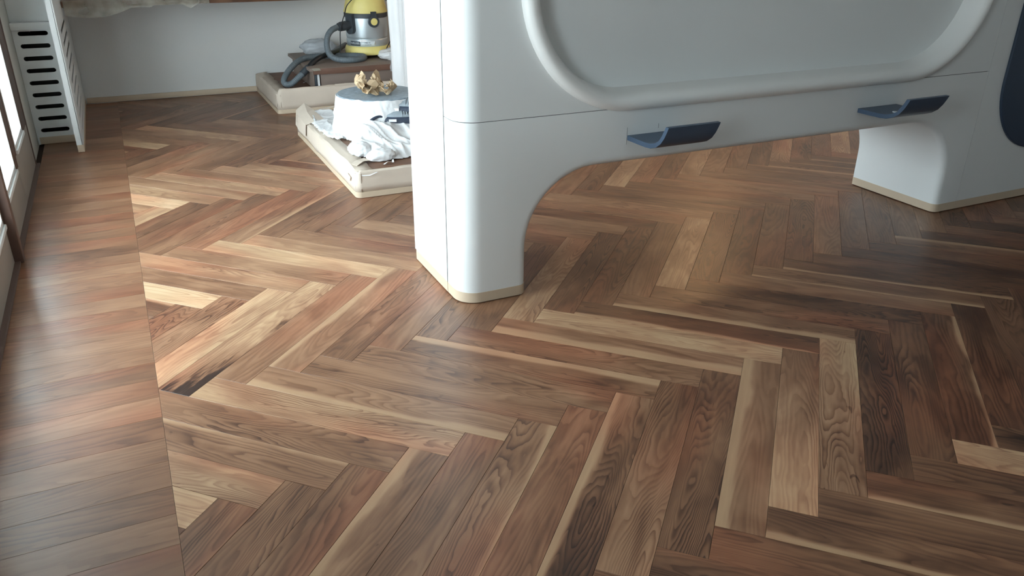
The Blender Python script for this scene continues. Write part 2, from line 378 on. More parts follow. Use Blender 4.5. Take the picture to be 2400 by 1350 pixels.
TONE = {(0, 9, 'A'): (0.30, 0.00), (0, 10, 'A'): (0.36, 0.00), (0, 11, 'A'): (0.35, -0.20), (0, 12, 'A'): (0.36, 0.00), (0, 13, 'A'): (0.32, -0.15), (0, 14, 'A'): (0.36, 0.00), (0, 15, 'A'): (0.74, 0.00), (0, 16, 'A'): (0.24, 0.00), (1, 0, 'A'): (0.86, 0.00), (1, 0, 'B'): (0.40, 0.00), (1, 1, 'A'): (0.62, 0.00), (1, 1, 'B'): (0.45, 0.00), (1, 2, 'A'): (0.50, 0.12), (1, 2, 'B'): (0.42, 0.00), (1, 3, 'A'): (0.46, 0.00), (1, 3, 'B'): (0.45, 0.25), (1, 4, 'A'): (0.66, 0.00), (1, 4, 'B'): (0.42, 0.00), (1, 5, 'A'): (0.52, -0.25), (1, 5, 'B'): (0.48, -0.15), (1, 6, 'A'): (0.47, 0.00), (1, 6, 'B'): (0.45, 0.00), (1, 7, 'A'): (0.46, 0.00), (1, 7, 'B'): (0.36, 0.20), (1, 8, 'A'): (0.42, 0.25), (1, 8, 'B'): (0.46, 0.00), (1, 9, 'A'): (0.46, 0.00), (1, 9, 'B'): (0.36, 0.00), (1, 10, 'A'): (0.50, -0.40), (1, 10, 'B'): (0.50, 0.30), (1, 11, 'A'): (0.75, 0.00), (1, 11, 'B'): (0.58, 0.00), (1, 12, 'A'): (0.28, -0.12), (1, 12, 'B'): (0.62, 0.00), (1, 13, 'A'): (0.42, -0.25), (1, 13, 'B'): (0.24, 0.00), (1, 14, 'A'): (0.40, 0.00), (1, 14, 'B'): (0.28, 0.00), (1, 15, 'A'): (0.25, 0.00), (1, 15, 'B'): (0.30, -0.10), (1, 16, 'A'): (0.48, 0.00), (1, 16, 'B'): (0.28, 0.00), (1, 18, 'A'): (0.30, -0.20), (1, 20, 'A'): (0.24, 0.00), (1, 22, 'A'): (0.42, 0.30), (1, 23, 'A'): (0.30, 0.00), (1, 25, 'A'): (0.28, 0.00), (2, 0, 'B'): (0.42, 0.00), (2, 1, 'A'): (0.80, 0.00), (2, 1, 'B'): (0.50, 0.00), (2, 2, 'A'): (0.47, 0.00), (2, 2, 'B'): (0.72, 0.00), (2, 3, 'A'): (0.60, 0.00), (2, 3, 'B'): (0.64, 0.00), (2, 4, 'A'): (0.57, 0.00), (2, 4, 'B'): (0.52, 0.00), (2, 5, 'A'): (0.78, 0.00), (2, 5, 'B'): (0.52, 0.20), (2, 6, 'A'): (0.62, 0.00), (2, 6, 'B'): (0.42, 0.00), (2, 7, 'A'): (0.48, 0.00), (2, 7, 'B'): (0.45, 0.00), (2, 8, 'A'): (0.48, 0.00), (2, 8, 'B'): (0.45, 0.00), (2, 9, 'A'): (0.58, 0.00), (2, 9, 'B'): (0.38, 0.00), (2, 10, 'A'): (0.42, 0.00), (2, 10, 'B'): (0.66, 0.00), (2, 11, 'A'): (0.46, 0.00), (2, 11, 'B'): (0.36, 0.00), (2, 12, 'A'): (0.50, 0.00), (2, 12, 'B'): (0.34, 0.00), (2, 13, 'B'): (0.40, 0.00), (2, 14, 'A'): (0.50, 0.00), (2, 14, 'B'): (0.64, 0.00), (2, 15, 'A'): (0.56, 0.00), (2, 15, 'B'): (0.32, 0.00), (2, 16, 'B'): (0.30, 0.00), (2, 17, 'A'): (0.38, 0.00), (2, 17, 'B'): (0.36, 0.00), (2, 18, 'B'): (0.36, 0.00), (2, 19, 'A'): (0.48, 0.00), (2, 19, 'B'): (0.48, 0.00), (2, 20, 'B'): (0.38, 0.00), (2, 21, 'A'): (0.44, 0.00), (3, 0, 'A'): (0.62, 0.00), (3, 0, 'B'): (0.70, 0.00), (3, 1, 'A'): (0.88, 0.00), (3, 1, 'B'): (0.38, 0.00), (3, 2, 'A'): (0.64, 0.00), (3, 2, 'B'): (0.40, 0.00), (3, 3, 'A'): (0.58, 0.00), (3, 3, 'B'): (0.42, 0.00), (3, 4, 'A'): (0.68, 0.00), (3, 4, 'B'): (0.46, 0.00), (3, 5, 'A'): (0.52, 0.00), (3, 5, 'B'): (0.48, -0.12), (3, 6, 'A'): (0.58, 0.00), (3, 6, 'B'): (0.38, 0.00), (3, 7, 'A'): (0.56, 0.00), (3, 7, 'B'): (0.38, 0.00), (3, 8, 'B'): (0.42, 0.00), (3, 9, 'B'): (0.38, 0.00), (3, 16, 'B'): (0.34, 0.00), (3, 17, 'B'): (0.66, 0.00), (3, 18, 'B'): (0.50, 0.00), (3, 19, 'B'): (0.35, 0.00), (3, 20, 'B'): (0.56, 0.00), (3, 21, 'B'): (0.45, 0.00), (3, 22, 'B'): (0.40, 0.00), (3, 23, 'B'): (0.30, 0.00), (3, 24, 'B'): (0.58, 0.00), (3, 25, 'B'): (0.36, 0.00), (3, 26, 'B'): (0.36, 0.00), (3, 27, 'B'): (0.66, 0.00), (4, 1, 'A'): (0.75, 0.00), (4, 2, 'A'): (0.50, 0.00), (4, 2, 'B'): (0.52, 0.00), (4, 3, 'A'): (0.50, 0.00), (4, 3, 'B'): (0.50, 0.00), (4, 4, 'A'): (0.68, 0.00), (4, 4, 'B'): (0.55, 0.00), (4, 5, 'B'): (0.40, 0.00), (4, 6, 'A'): (0.40, 0.00), (4, 6, 'B'): (0.40, 0.00), (4, 7, 'B'): (0.44, 0.00)}
EXTRA = {(0, 9, 'A'): (0.00, 0.0, 1.0), (1, 4, 'A'): (0.00, 0.0, 1.0), (1, 5, 'B'): (0.00, 0.0, 0.9), (1, 7, 'B'): (0.16, 0.0, 1.0), (1, 8, 'B'): (-0.10, 0.0, 0.8), (1, 11, 'B'): (-0.22, 0.0, 0.6), (1, 12, 'B'): (0.14, 0.0, 0.9), (1, 13, 'B'): (0.00, 0.0, 1.0), (2, 1, 'B'): (0.00, 0.0, 1.0), (2, 3, 'B'): (0.10, 1.0, 0.5)}
rest_polys = []; n_planks = 0
cands = []
for r in range(-6, 9):
    for k in range(-40, 60):
        for ab in 'AB':
            if ab == 'A':
                p1 = P0+k*PW+(2-r)*PL; cp_ = p1-PL/2; cq = Q0+k*PW-(2-r)*PL+PW/2; ang = -pi/4
            else:
                cp_ = P0+k*PW+(2-r)*PL+PW/2; cq = Q0+(k+1)*PW-(2-r)*PL-PL/2; ang = pi/4
            cx, cy = (cp_+cq)*s2, (cq-cp_)*s2
            if not (-0.6 < cx < RX1+0.5 and RY0-0.5 < cy < RY1+0.5): continue
            ca, sa = math.cos(ang), math.sin(ang)
            wp = [(cx+ca*x-sa*y, cy+sa*x+ca*y) for x, y in [(-PL/2, -PW/2), (PL/2, -PW/2), (PL/2, PW/2), (-PL/2, PW/2)]]
            cl = clip(clip(clip(clip(wp, -1, 0, -BX), 1, 0, RX1-0.005), 0, 1, RY1-0.003), 0, -1, -RY0-0.005)
            if len(cl) < 3 or abs(area(cl)) < 2e-4: continue
            seen = False
            N_ = len(cl); cc = (sum(p[0] for p in cl)/N_, sum(p[1] for p in cl)/N_)
            for p in list(cl)+[cc]+[((p[0]+cc[0])/2, (p[1]+cc[1])/2) for p in cl]:
                q = pix((p[0], p[1], 0))
                if q and -60 < q[0] < 2460 and -40 < q[1] < 1420: seen = True
            if p[1] < 1.0: seen = False
            isfull = len(cl) == 4 and abs(abs(area(cl))-PW*PL) < 1e-6
            cands.append((seen, cc, (r, k, ab), cx, cy, ang, cl, isfull))
rng = random.Random(11)
near = sorted([c for c in cands if c[0]], key=lambda c: c[1][0]**2+c[1][1]**2)[:300]
keep = set(c[2] for c in near)
PLANKS = []
for seen, cc, key, cx, cy, ang, cl, isfull in cands:
    if key not in keep: rest_polys.append(cl); continue
    ca, sa = math.cos(-ang), math.sin(-ang)
    if isfull: me = full
    else:
        lp = [(ca*(x-cx)-sa*(y-cy), sa*(x-cx)+ca*(y-cy)) for x, y in cl]
        if area(lp) < 0: lp = lp[::-1]
        # drop duplicate corners
        lp = [p for i, p in enumerate(lp) if (Vector(p)-Vector(lp[i-1])).length > 0.002]
        if len(lp) < 3: continue
        me = plank_mesh('floor_plank', lp); me.materials.append(M['plank'])
    o = bpy.data.objects.new('floor_plank', me); COL.objects.link(o); o.parent = floor
    o.location = (cx, cy, rng.uniform(-0.0002, 0.0002)); o.rotation_euler = (0, 0, ang)
    rr = random.Random(key[0]*1000+key[1]*7+(3 if key[2] == 'A' else 0))
    tone = rr.choice([0.32, 0.36, 0.40, 0.44, 0.5]); sap = rr.choice([0, 0, 0, 0, 0, 0.12, -0.12])
    if key in TONE:
        tone, sap = TONE[key][:2]
    ex = EXTRA.get(key, (0.0, 0.0, rr.random()))
    o['tone'] = float(tone); o['sap'] = float(sap); o['seed'] = rr.uniform(0, 60); o['grad'], o['stain'], o['figure'] = ex
    PLANKS.append((key, cc, tone))
if rest_polys:
    V = []; F = []
    for cl in rest_polys:
        if area(cl) < 0: cl = cl[::-1]
        b0 = len(V); V += [(x, y, 0.0) for x, y in cl]+[(x, y, -0.0125) for x, y in cl]; n_ = len(cl)
        F.append(tuple(range(b0, b0+n_)))
        F += [(b0+i, b0+n_+i, b0+n_+(i+1) % n_, b0+(i+1) % n_) for i in range(n_)]
    o = mk('floor_plank_remainder', V, F, 'plank', floor); o['kind'] = 'stuff'; o['tone'] = 0.4; o['sap'] = 0.0; o['seed'] = 5.0; o['figure'] = 0.4
# border strip: boards laid square to the doors
SW = 0.1256
Y = 2.778-18*SW; i = 0
STRIP_T = [.42, .40, .46, .38, .44, .5, .42, .36, .45, .41, .47, .39, .43, .46, .40, .5, .42, .37, .44, .48]
while Y < RY1-0.02:
    y0, y1 = Y, min(Y+SW, RY1-0.003)
    if y1 > 0.6:
        x0, x1 = RX0+0.035, BX
        me = plank_mesh('border_plank', [((x0-x1)/2, (y0-y1)/2), ((x1-x0)/2, (y0-y1)/2), ((x1-x0)/2, (y1-y0)/2), ((x0-x1)/2, (y1-y0)/2)], 0.0003, 0.0004); me.materials.append(M['strip'])
        o = bpy.data.objects.new('border_plank', me); COL.objects.link(o); o.parent = floor; o.location = ((x0+x1)/2, (y0+y1)/2, 0)
        rr = random.Random(i*13+5)
        o['tone'] = STRIP_T[i % len(STRIP_T)]; o['sap'] = 0.0; o['seed'] = rr.uniform(0, 60); o['figure'] = rr.random()*0.5
    Y += SW; i += 1

# ------------------------------------------------------------------ room shell
struct(box('wall_back', RX0-0.15, RX1+0.15, RY1, RY1+0.15, -0.12, 2.7, 'wall'), 'off-white painted wall at the far end of the room')
struct(box('wall_right', RX1, RX1+0.15, RY0, RY1, -0.12, 2.7, 'wall'), 'off-white painted wall on the right')
struct(box('wall_front', RX0-0.15, RX1+0.15, RY0-0.15, RY0, -0.12, 2.7, 'wall'), 'off-white painted wall behind the camera')
struct(box('ceiling', RX0-0.15, RX1+0.15, RY0-0.15, RY1+0.15, 2.7, 2.85, 'ceiling'), 'white painted ceiling')
struct(box('baseboard_back', -0.30, RX1, RY1-0.014, RY1, 0.004, 0.048, 'tan', None, 0.002), 'tan baseboard along the far wall')
wl = box('wall_left', RX0-0.15, RX0, 5.735, RY1, -0.12, 2.7, 'cream'); struct(wl, 'cream wall strip beside the glazed doors')
box('lintel', RX0-0.15, RX0, RY0, 5.735, 2.25, 2.7, 'cream', wl)
holed('wall_end', [(RY0, -0.12), (2.19, -0.12), (2.19, 2.25), (RY0, 2.25)], [[(0.2, 0.95), (1.2, 0.95), (1.2, 2.05), (0.2, 2.05)]], YZ, RX0-0.15, RX0, 'cream', wl)
wf = holed('added_window_1', [(0.2, 0.95), (1.2, 0.95), (1.2, 2.05), (0.2, 2.05)], [[(0.25, 1.0), (1.15, 1.0), (1.15, 2.0), (0.25, 2.0)]], YZ, RX0-0.11, RX0-0.05, 'mould'); struct(wf, 'added unseen white framed window in the left wall, lighting the divider front')  # unseen window, added to brighten the front of the divider
box('glass_pane', RX0-0.082, RX0-0.078, 0.24, 1.16, 0.99, 2.01, 'glass', wf)
struct(box('balcony_slab', -4.5, RX0-0.15, -4.0, 9.0, -0.2, -0.03, 'slab'), 'grey tiled balcony floor outside the doors')
struct(box('balcony_canopy', -1.9, RX0-0.15, -2.5, 8.0, 2.42, 2.57, 'cream'), 'pale slab of the balcony above, outside the doors')
struct(box('trim_1', -0.66, -0.552, 3.985, 4.045, 0.0, 2.25, 'brown', None, 0.003), 'dark brown post between the glazed door leaves')
struct(box('trim_2', -0.75, -0.565, 2.19, 5.735, -0.12, 0.010, 'brown', None, 0.002), 'dark threshold under the glazed doors')
struct(box('trim_3', -0.66, -0.585, 5.70, 5.735, 0.0, 2.25, 'brown', None, 0.002), 'dark brown door frame edge at the end of the doors')
struct(box('trim_4', -0.66, -0.585, 2.19, 5.735, 2.2, 2.25, 'brown', None, 0.002), 'dark brown head rail over the doors')
def door(idx, y0, y1, gz, s0, s1, label):
    xf, xb = -0.588, -0.635
    d = box('door_%d' % idx, xb, xf, y0+0.002, y1-0.002, 0.008, gz-0.045, 'doorgrey', None, 0.003); struct(d, label)
    box('stile', xb, xf, y0+0.002, y0+s0, gz-0.045, 2.195, 'brown', d, 0.003)
    box('stile', xb, xf, y1-s1, y1-0.002, gz-0.045, 2.195, 'brown', d, 0.003)
    box('rail', xb, xf, y0+s0, y1-s1, 2.08, 2.195, 'brown', d, 0.003)
    ga, gb = y0+s0, y1-s1
    box('sill_moulding', xb, xf+0.012, ga-0.01, gb+0.01, gz-0.045, gz-0.022, 'mould', d, 0.004)
    box('glazing_bead', xb+0.01, xf+0.002, ga, gb, gz-0.022, gz, 'mould', d, 0.004)
    box('glazing_bead', xb+0.01, xf+0.002, gb-0.014, gb, gz, 2.08, 'mould', d, 0.003)
    box('glazing_bead', xb+0.01, xf+0.002, ga, ga+0.014, gz, 2.08, 'mould', d, 0.003)
    box('glass_pane', xb+0.02, xb+0.026, ga, gb, gz-0.02, 2.09, 'glass', d)
    return d
door(1, 4.905, 5.70, 0.31, 0.05, 0.27, 'brown framed glazed door leaf farthest from the camera, beside the slotted cover')
door(2, 4.045, 4.90, 0.255, 0.13, 0.14, 'brown framed glazed door leaf just beyond the dark post')
door(3, 3.10, 3.985, 0.225, 0.09, 0.04, 'brown framed glazed door leaf just before the dark post')
door(4, 2.20, 3.09, 0.225, 0.09, 0.06, 'brown framed glazed door leaf, second before the dark post')

# ------------------------------------------------------------------ slotted radiator cover with its side board
t = thing('radiator_cover', (-0.45, 6.3, 0), 'white slotted radiator cover with tall side board in the left corner', 'radiator cover')
zs = [0.731-0.0795*i for i in range(9)]
holed('front_grille', [(-0.585, 0.05), (-0.352, 0.05), (-0.352, 0.756), (-0.585, 0.756)], [stadium(-0.566, -0.392, z, 0.029) for z in zs], XZ, 6.262, 6.280, 'white', t)
box('grille_base', -0.585, -0.352, 6.258, 6.282, 0.002, 0.05, 'tan', t, 0.002)
box('shelf', -0.598, -0.352, 6.225, 7.55, 0.757, 0.803, 'white', t, 0.003)
box('side_board', -0.352, -0.3205, 5.937, 7.552, 0.05, 2.3, 'white', t)
box('slot_shade_backing', -0.3204, -0.3181, 5.945, 7.545, 0.055, 2.29, 'darkhole', t)  # dark sheet that paints shade into the slots
holed('slotted_skin', [(5.937, 0.05), (7.552, 0.05), (7.552, 2.3), (5.937, 2.3)], [stadium(6.19, 7.02, z+0.005, 0.029) for z in zs], YZ, -0.318, -0.310, 'white', t)
box('side_board_base', -0.351, -0.311, 5.938, 7.552, 0.002, 0.05, 'tan', t, 0.001)
box('upper_shelf', -0.598, -0.352, 6.3, 7.55, 2.27, 2.30, 'white', t, 0.002)
box('upper_panel', -0.598, -0.352, 6.285, 6.30, 0.803, 2.27, 'white', t)
box('stile', -0.598, -0.585, 6.262, 6.29, 0.0, 0.757, 'white', t)
box('inner_shade_back', -0.36, -0.353, 6.285, 7.55, 0.0, 0.755, 'darkhole', t)  # dark sheet standing in for the unlit inside of the cover
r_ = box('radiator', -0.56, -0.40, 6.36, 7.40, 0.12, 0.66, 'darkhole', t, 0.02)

# ------------------------------------------------------------------ white room divider with arch, ring moulding and steps
IX0, IX1, IY0, IYS, IY1, IZT = 1.095, 4.054, 2.735, 2.885, 3.305, 2.45
ILX, IRX, BZ, AR = 1.39, 3.885, 0.522, 0.32     # inner leg faces, beam underside, arch radius
SEAM = 0.754
div = thing('room_divider', (2.6, 3.0, 0), 'white lacquered room divider on two legs with rounded recessed panel', 'room divider')
arch = arc(ILX+AR, BZ-AR, AR, 180, 90, 18)+arc(IRX-AR, BZ-AR, AR, 90, 0, 18)
PZ = 0.048
def shell(name, poly, y0, y1, mat, bev_arch=0.035, bev_corner=0.09):
    bm = bmesh.new(); a, b_ = extrude_poly(bm, poly, XZ, y0, y1)
    bmesh.ops.recalc_face_normals(bm, faces=bm.faces)
    def find(sel): return [e for e in bm.edges if all(sel(v.co) for v in e.verts)]
    if bev_arch:
        s_ = lambda c: abs(c.y-y0) < 1e-5 and c.z < BZ+1e-4 and ILX-1e-4 < c.x < IRX+1e-4
        ed = [e for e in find(s_)]
        bmesh.ops.bevel(bm, geom=ed, offset=bev_arch, segments=6, profile=0.5, affect='EDGES')
    if bev_corner:
        ed = [e for e in find(lambda c: abs(c.y-y0) < 1e-5 and abs(c.x-IX0) < 1e-5)]
        bmesh.ops.bevel(bm, geom=ed, offset=bev_corner, segments=12, profile=0.5, affect='EDGES')
    return from_bm(name, bm, mat, div, True, 30)
legs = [(IX0, PZ), (ILX, PZ)]+arch+[(IRX, PZ), (IX1, PZ)]
shell('lower_front_panel', legs+[(IX1, SEAM-0.0015), (IX0, SEAM-0.0015)], IY0, IYS, 'white')
# upper front: opening for the recessed panel; its left corner carries the same round as the lower panel
RO = (1.345, 3.935, 0.744, 1.98, 0.5)           # ring outer x0,x1,z0,z1,r
def inset_rr(d, k=16): return rrect(RO[0]+d, RO[1]-d, RO[2]+d, RO[3]-d, RO[4]-d, k)
holed('upper_front_panel', [(IX0+0.09, SEAM+0.0015), (IX1, SEAM+0.0015), (IX1, IZT), (IX0+0.09, IZT)], [inset_rr(0.05)[::-1]], XZ, IY0, IYS, 'white', div)
corner = [(IX0+0.09, IY0)]+[(IX0+0.09-0.09*math.sin(a*pi/28), IY0+0.09-0.09*math.cos(a*pi/28)) for a in range(1, 15)]+[(IX0, IYS), (IX0+0.09, IYS)]
bm = bmesh.new(); extrude_poly(bm, corner, XY, SEAM+0.0015, IZT); from_bm('upper_corner_post', bm, 'white', div, True, 30)
core = [(IX0, PZ), (ILX, PZ)]+arch+[(IRX, PZ), (IX1, PZ), (IX1, IZT), (IX0, IZT)]
bm = bmesh.new(); extrude_poly(bm, core, XZ, IYS+0.0105, IY1); from_bm('rear_carcass', bm, 'white', div, True, 30)
fill = [(2.6, BZ)]+arc(IRX-AR, BZ-AR, AR, 90, 0, 18)+[(IRX, PZ), (IX1, PZ), (IX1, 0.74), (2.6, 0.74)]
bm = bmesh.new(); extrude_poly(bm, fill, XZ, IYS-0.0002, IYS+0.0107); from_bm('joint_filler', bm, 'white', div)
box('joint_shade_strip', IX0+0.003, ILX-0.02, IYS-0.001, IYS+0.0115, PZ, IZT, 'darkhole', div)  # dark strip that paints shade into the open vertical joint
box('seam_backing', IX0+0.09, IX1-0.01, IY0+0.003, IYS-0.02, SEAM-0.004, SEAM+0.004, 'crack', div)
bm = bmesh.new(); extrude_poly(bm, [(u+0.003 if u < IX0+0.05 else u, v+0.003 if v < IY0+0.08 else v) for u, v in corner], XY, SEAM-0.004, SEAM+0.004); from_bm('seam_backing', bm, 'crack', div)
pan = inset_rr(0.045)
mk('recessed_panel', [(u, IY0+0.075, v) for u, v in pan]+[(u, IY0+0.095, v) for u, v in pan], [tuple(range(len(pan)))]+[tuple(range(len(pan), 2*len(pan)))[::-1]], 'white', div)
# ring moulding swept round the opening
prof = [(0.0, 0.0), (0.001, 0.014), (0.006, 0.027), (0.016, 0.037), (0.028, 0.042), (0.042, 0.041), (0.054, 0.034), (0.064, 0.020), (0.071, 0.0), (0.076, -0.030), (0.079, -0.055), (0.081, -0.078)]
V = []; F = []; loops = [inset_rr(d, 20) for d, h in prof]; nl = len(loops[0])
for (d, h), lp in zip(prof, loops): V += [(u, IY0-h, v) for u, v in lp]
for i in range(len(prof)-1):
    for j in range(nl): F.append((i*nl+j, i*nl+(j+1) % nl, (i+1)*nl+(j+1) % nl, (i+1)*nl+j))
bm = bmesh.new(); vv = [bm.verts.new(v) for v in V]
for f in F: bm.faces.new([vv[q] for q in f])
from_bm('ring_moulding', bm, 'ring', div, True, 60)
# tan plinths under the legs
def plinth(poly, parent):
    bm = bmesh.new(); extrude_poly(bm, poly, XY, 0.0045, PZ); return from_bm('plinth', bm, 'tan', parent, True, 30)
e = 0.0012
plinth([(IX0-e, IYS)]+[(IX0-e+0.09-0.09*math.cos(a*pi/28), IY0-e+0.09-0.09*math.sin(a*pi/28)) for a in range(0, 15)]
       +[(ILX+e-0.035+0.035*math.sin(a*pi/12), IY0-e+0.035-0.035*math.cos(a*pi/12)) for a in range(0, 7)]+[(ILX+e, IYS)], div)
plinth([(IX0-e-0.001, IY1-0.02), (IX0-e-0.001, IYS+0.002), (ILX+e, IYS+0.002), (ILX+e, IY1), (IX0+0.02, IY1)], div)
plinth([(IRX-e, IY1)]+[(IRX-e+0.035-0.035*math.cos(a*pi/12), IY0-e+0.035-0.035*math.sin(a*pi/12)) for a in range(0, 7)]+[(IX1, IY0-e), (IX1, IY1)], div)
# curved steps
def step(x0, x1):
    outr = [(2.734, 0.619), (2.66, 0.620), (2.60, 0.621), (2.565, 0.625), (2.53, 0.638), (2.502, 0.658), (2.482, 0.684), (2.468, 0.710), (2.459, 0.730)]
    inn = [(2.477, 0.731), (2.486, 0.713), (2.498, 0.691), (2.515, 0.668), (2.54, 0.652), (2.572, 0.643), (2.605, 0.640), (2.66, 0.639), (2.734, 0.639)]
    bm = bmesh.new(); extrude_poly(bm, outr+inn, YZ, x0, x1)
    ends = [e_ for e_ in bm.edges if abs(e_.verts[0].co.x-e_.verts[1].co.x) < 1e-6]
    o = from_bm('curved_step', bm, 'blue', div, True, 30); o['label'] = 'blue-grey curved footstep'
    return o
st1 = step(1.847, 2.096); st2 = step(3.155, 3.411)
o = lathe('bolt_cap', [(0.0, 0.003), (0.012, 0.003), (0.013, 0.0015), (0.013, 0)], (3.25, 2.60, 0.640), 'silver', st2, 20); o['label'] = 'small pale round cap'
for x, z0, z1 in ((1.845, 0.60, 0.672), (2.0, 0.655, 0.675)):
    box('pencil_line', x-0.0005, x+0.0005, IY0-0.0006, IY0+0.001, z0, z1, 'crack', div)

# ------------------------------------------------------------------ unit to the right with the navy panel
cab = thing('side_cabinet', (5.2, 3.0, 0), 'white lacquered cabinet right of the divider with dark navy rounded panel', 'cabinet')
box('carcass', IX1+0.0025, 6.38, IY0, IY1, PZ, IZT, 'white', cab, 0.0008, 1)
bm = bmesh.new(); loop = rrect(4.188, 5.75, 0.30, 2.1, 0.40, 16); extrude_poly(bm, loop, XZ, IY0-0.014, IY0+0.001); bmesh.ops.recalc_face_normals(bm, faces=bm.faces)
ed = [e_ for e_ in bm.edges if all(abs(v.co.y-(IY0-0.014)) < 1e-5 for v in e_.verts)]
bmesh.ops.bevel(bm, geom=ed, offset=0.005, segments=3, profile=0.5, affect='EDGES')
o = from_bm('rounded_panel', bm, 'navy', cab, True, 30); o['label'] = 'dark navy rounded panel'
plinth([(IX1+0.001, IY1), (IX1+0.001, IY0-e), (6.38, IY0-e), (6.38, IY1)], cab)

# ------------------------------------------------------------------ low platforms wrapped in cardboard
def noisy(a, s_=1.0, seed=0.0): return noise.noise(Vector((a*s_, seed, 0.37)))
def wrap_strip(name, pts, parent, mat='card', th=0.003, wob=0.006, seed=1.0, n_=44, torn=0.0):
    """pts: list of (start,end) 3-D pairs = the cross-section lines along the strip, folded sheet with slight unevenness"""
    V = []; F = []; k = len(pts)
    for i in range(n_+1):
        t_ = i/n_
        for j, (a, b_) in enumerate(pts):
            p = Vector(a).lerp(Vector(b_), t_)
            q = Vector((noisy(t_*7+j*3.1, 1.3, seed), noisy(t_*6+j*1.7, 1.3, seed+5), noisy(t_*8+j*2.3, 1.3, seed+9)))*wob
            if torn and j == k-1: p = p.lerp(Vector(pts[j-1][0]).lerp(Vector(pts[j-1][1]), t_), max(0, torn*(noisy(t_*14, 1, seed+3)+0.3*noisy(t_*60, 1, seed+4))))
            V.append(p+q)
    for i in range(n_):
        for j in range(k-1): F.append((i*k+j, (i+1)*k+j, (i+1)*k+j+1, i*k+j+1))
    o = mk(name, V, F, mat, parent, True, 22)
    s_ = o.modifiers.new('thick', 'SOLIDIFY'); s_.thickness = th; s_.offset = 0
    return o
def platform(name, x0, x1, y0, y1, h, lip, label, seed):
    t = thing(name, ((x0+x1)/2, (y0+y1)/2, 0), label, 'platform', 'low platforms wrapped in cardboard')
    box('body', x0+0.012, x1, y0+0.012, y1, 0.004, h-0.012, 'card', t)
    # deck boards
    nb = 5; bw = (y1-y0-0.03)/nb
    for i in range(nb):
        me = plank_mesh('deck_board', [(-(x1-x0-0.03)/2, -bw/2), ((x1-x0-0.03)/2, -bw/2), ((x1-x0-0.03)/2, bw/2), (-(x1-x0-0.03)/2, bw/2)], 0.0006, 0.001); me.materials.append(M['deck'])
        o = bpy.data.objects.new('deck_board', me); COL.objects.link(o); o.parent = t
        o.location = ((x0+x1)/2+0.015-t.location.x, y0+0.02+bw*(i+0.5)-t.location.y, h)
        o['tone'] = 0.36+0.05*noisy(i*1.9, 1, seed); o['sap'] = 0.0; o['seed'] = seed*3+i; o['figure'] = 0.3
    r_ = 0.012
    wrap_strip('side_wrap', [((x0, y0+0.02, 0.032), (x0, y1, 0.032)), ((x0-0.003, y0+0.02, 0.06), (x0-0.003, y1, 0.06)), ((x0, y0+0.02, h*0.75), (x0, y1, h*0.75)), ((x0+0.002, y0+0.02, h-0.004), (x0+0.002, y1, h-0.004)),
               ((x0+0.016, y0+0.02, h+0.005), (x0+0.016, y1, h+0.005)), ((x0+0.05, y0+0.02, h+0.006), (x0+0.05, y1, h+0.006)), ((x0+0.105, y0+0.02, h+0.008), (x0+0.105, y1, h+0.008))], t, seed=seed, torn=0.3)
    wrap_strip('front_wrap', [((x0+0.02, y0, 0.032), (x1, y0, 0.032)), ((x0+0.012, y0-0.002, 0.07), (x1, y0-0.002, 0.07)), ((x0+0.012, y0, h*0.75), (x1, y0, h*0.75)),
               ((x0+0.012, y0+0.002, h-0.004), (x1, y0+0.002, h-0.004)), ((x0+0.02, y0+0.010, h+0.004+lip*0.6), (x1, y0+0.010, h+0.004+lip*0.6)), ((x0+0.03, y0+0.03-lip*0.3, h+0.005+lip), (x1, y0+0.03-lip*0.3, h+0.005+lip))], t, seed=seed+20)
    # rounded corner piece and bottom strip
    cp_ = [(x0+0.03-0.032*math.cos(a*pi/16), y0+0.03-0.032*math.sin(a*pi/16)) for a in range(9)]
    V = []; F = []
    for i, (u, v) in enumerate(cp_): V += [(u, v, 0.03), (u, v, h*0.6), (u+0.001, v+0.001, h-0.01), (u+(x0+0.03-u)*0.25, v+(y0+0.03-v)*0.25, h+0.004)]
    for i in range(8):
        for j in range(3): F.append((i*4+j, i*4+4+j, i*4+5+j, i*4+1+j))
    o = mk('corner_wrap', V, F, 'card', t, True, 60); s_ = o.modifiers.new('thick', 'SOLIDIFY'); s_.thickness = 0.003
    cp2 = [(x0-0.003, y1)]+[(x0+0.03-0.0345*math.cos(a*pi/16), y0+0.03-0.0345*math.sin(a*pi/16)) for a in range(9)]+[(x1, y0-0.0045), (x1, y1)]
    bm = bmesh.new(); extrude_poly(bm, cp2, XY, 0.002, 0.034); o = from_bm('bottom_strip', bm, 'tan', t, True, 30)
    return t
def flap(name, pts, parent, mat='card', th=0.0025, curl=0.0):
    """small bent sheet from a grid of 3-D points (list of rows)"""
    V = [p for row in pts for p in row]; k = len(pts[0]); F = []
    for i in range(len(pts)-1):
        for j in range(k-1): F.append((i*k+j, i*k+j+1, (i+1)*k+j+1, (i+1)*k+j))
    o = mk(name, V, F, mat, parent)
    s_ = o.modifiers.new('thick', 'SOLIDIFY'); s_.thickness = th; return o
pf = platform('low_platform', 1.082, 1.88, 4.255, 5.83, 0.148, 0.0, 'low wooden platform with torn tan cardboard edges, nearest the divider', 2.0)
pb = platform('low_platform', 1.08, 2.55, 6.555, 7.553, 0.158, 0.035, 'low wooden platform with cardboard edges against the far wall, under the vacuum', 7.0)
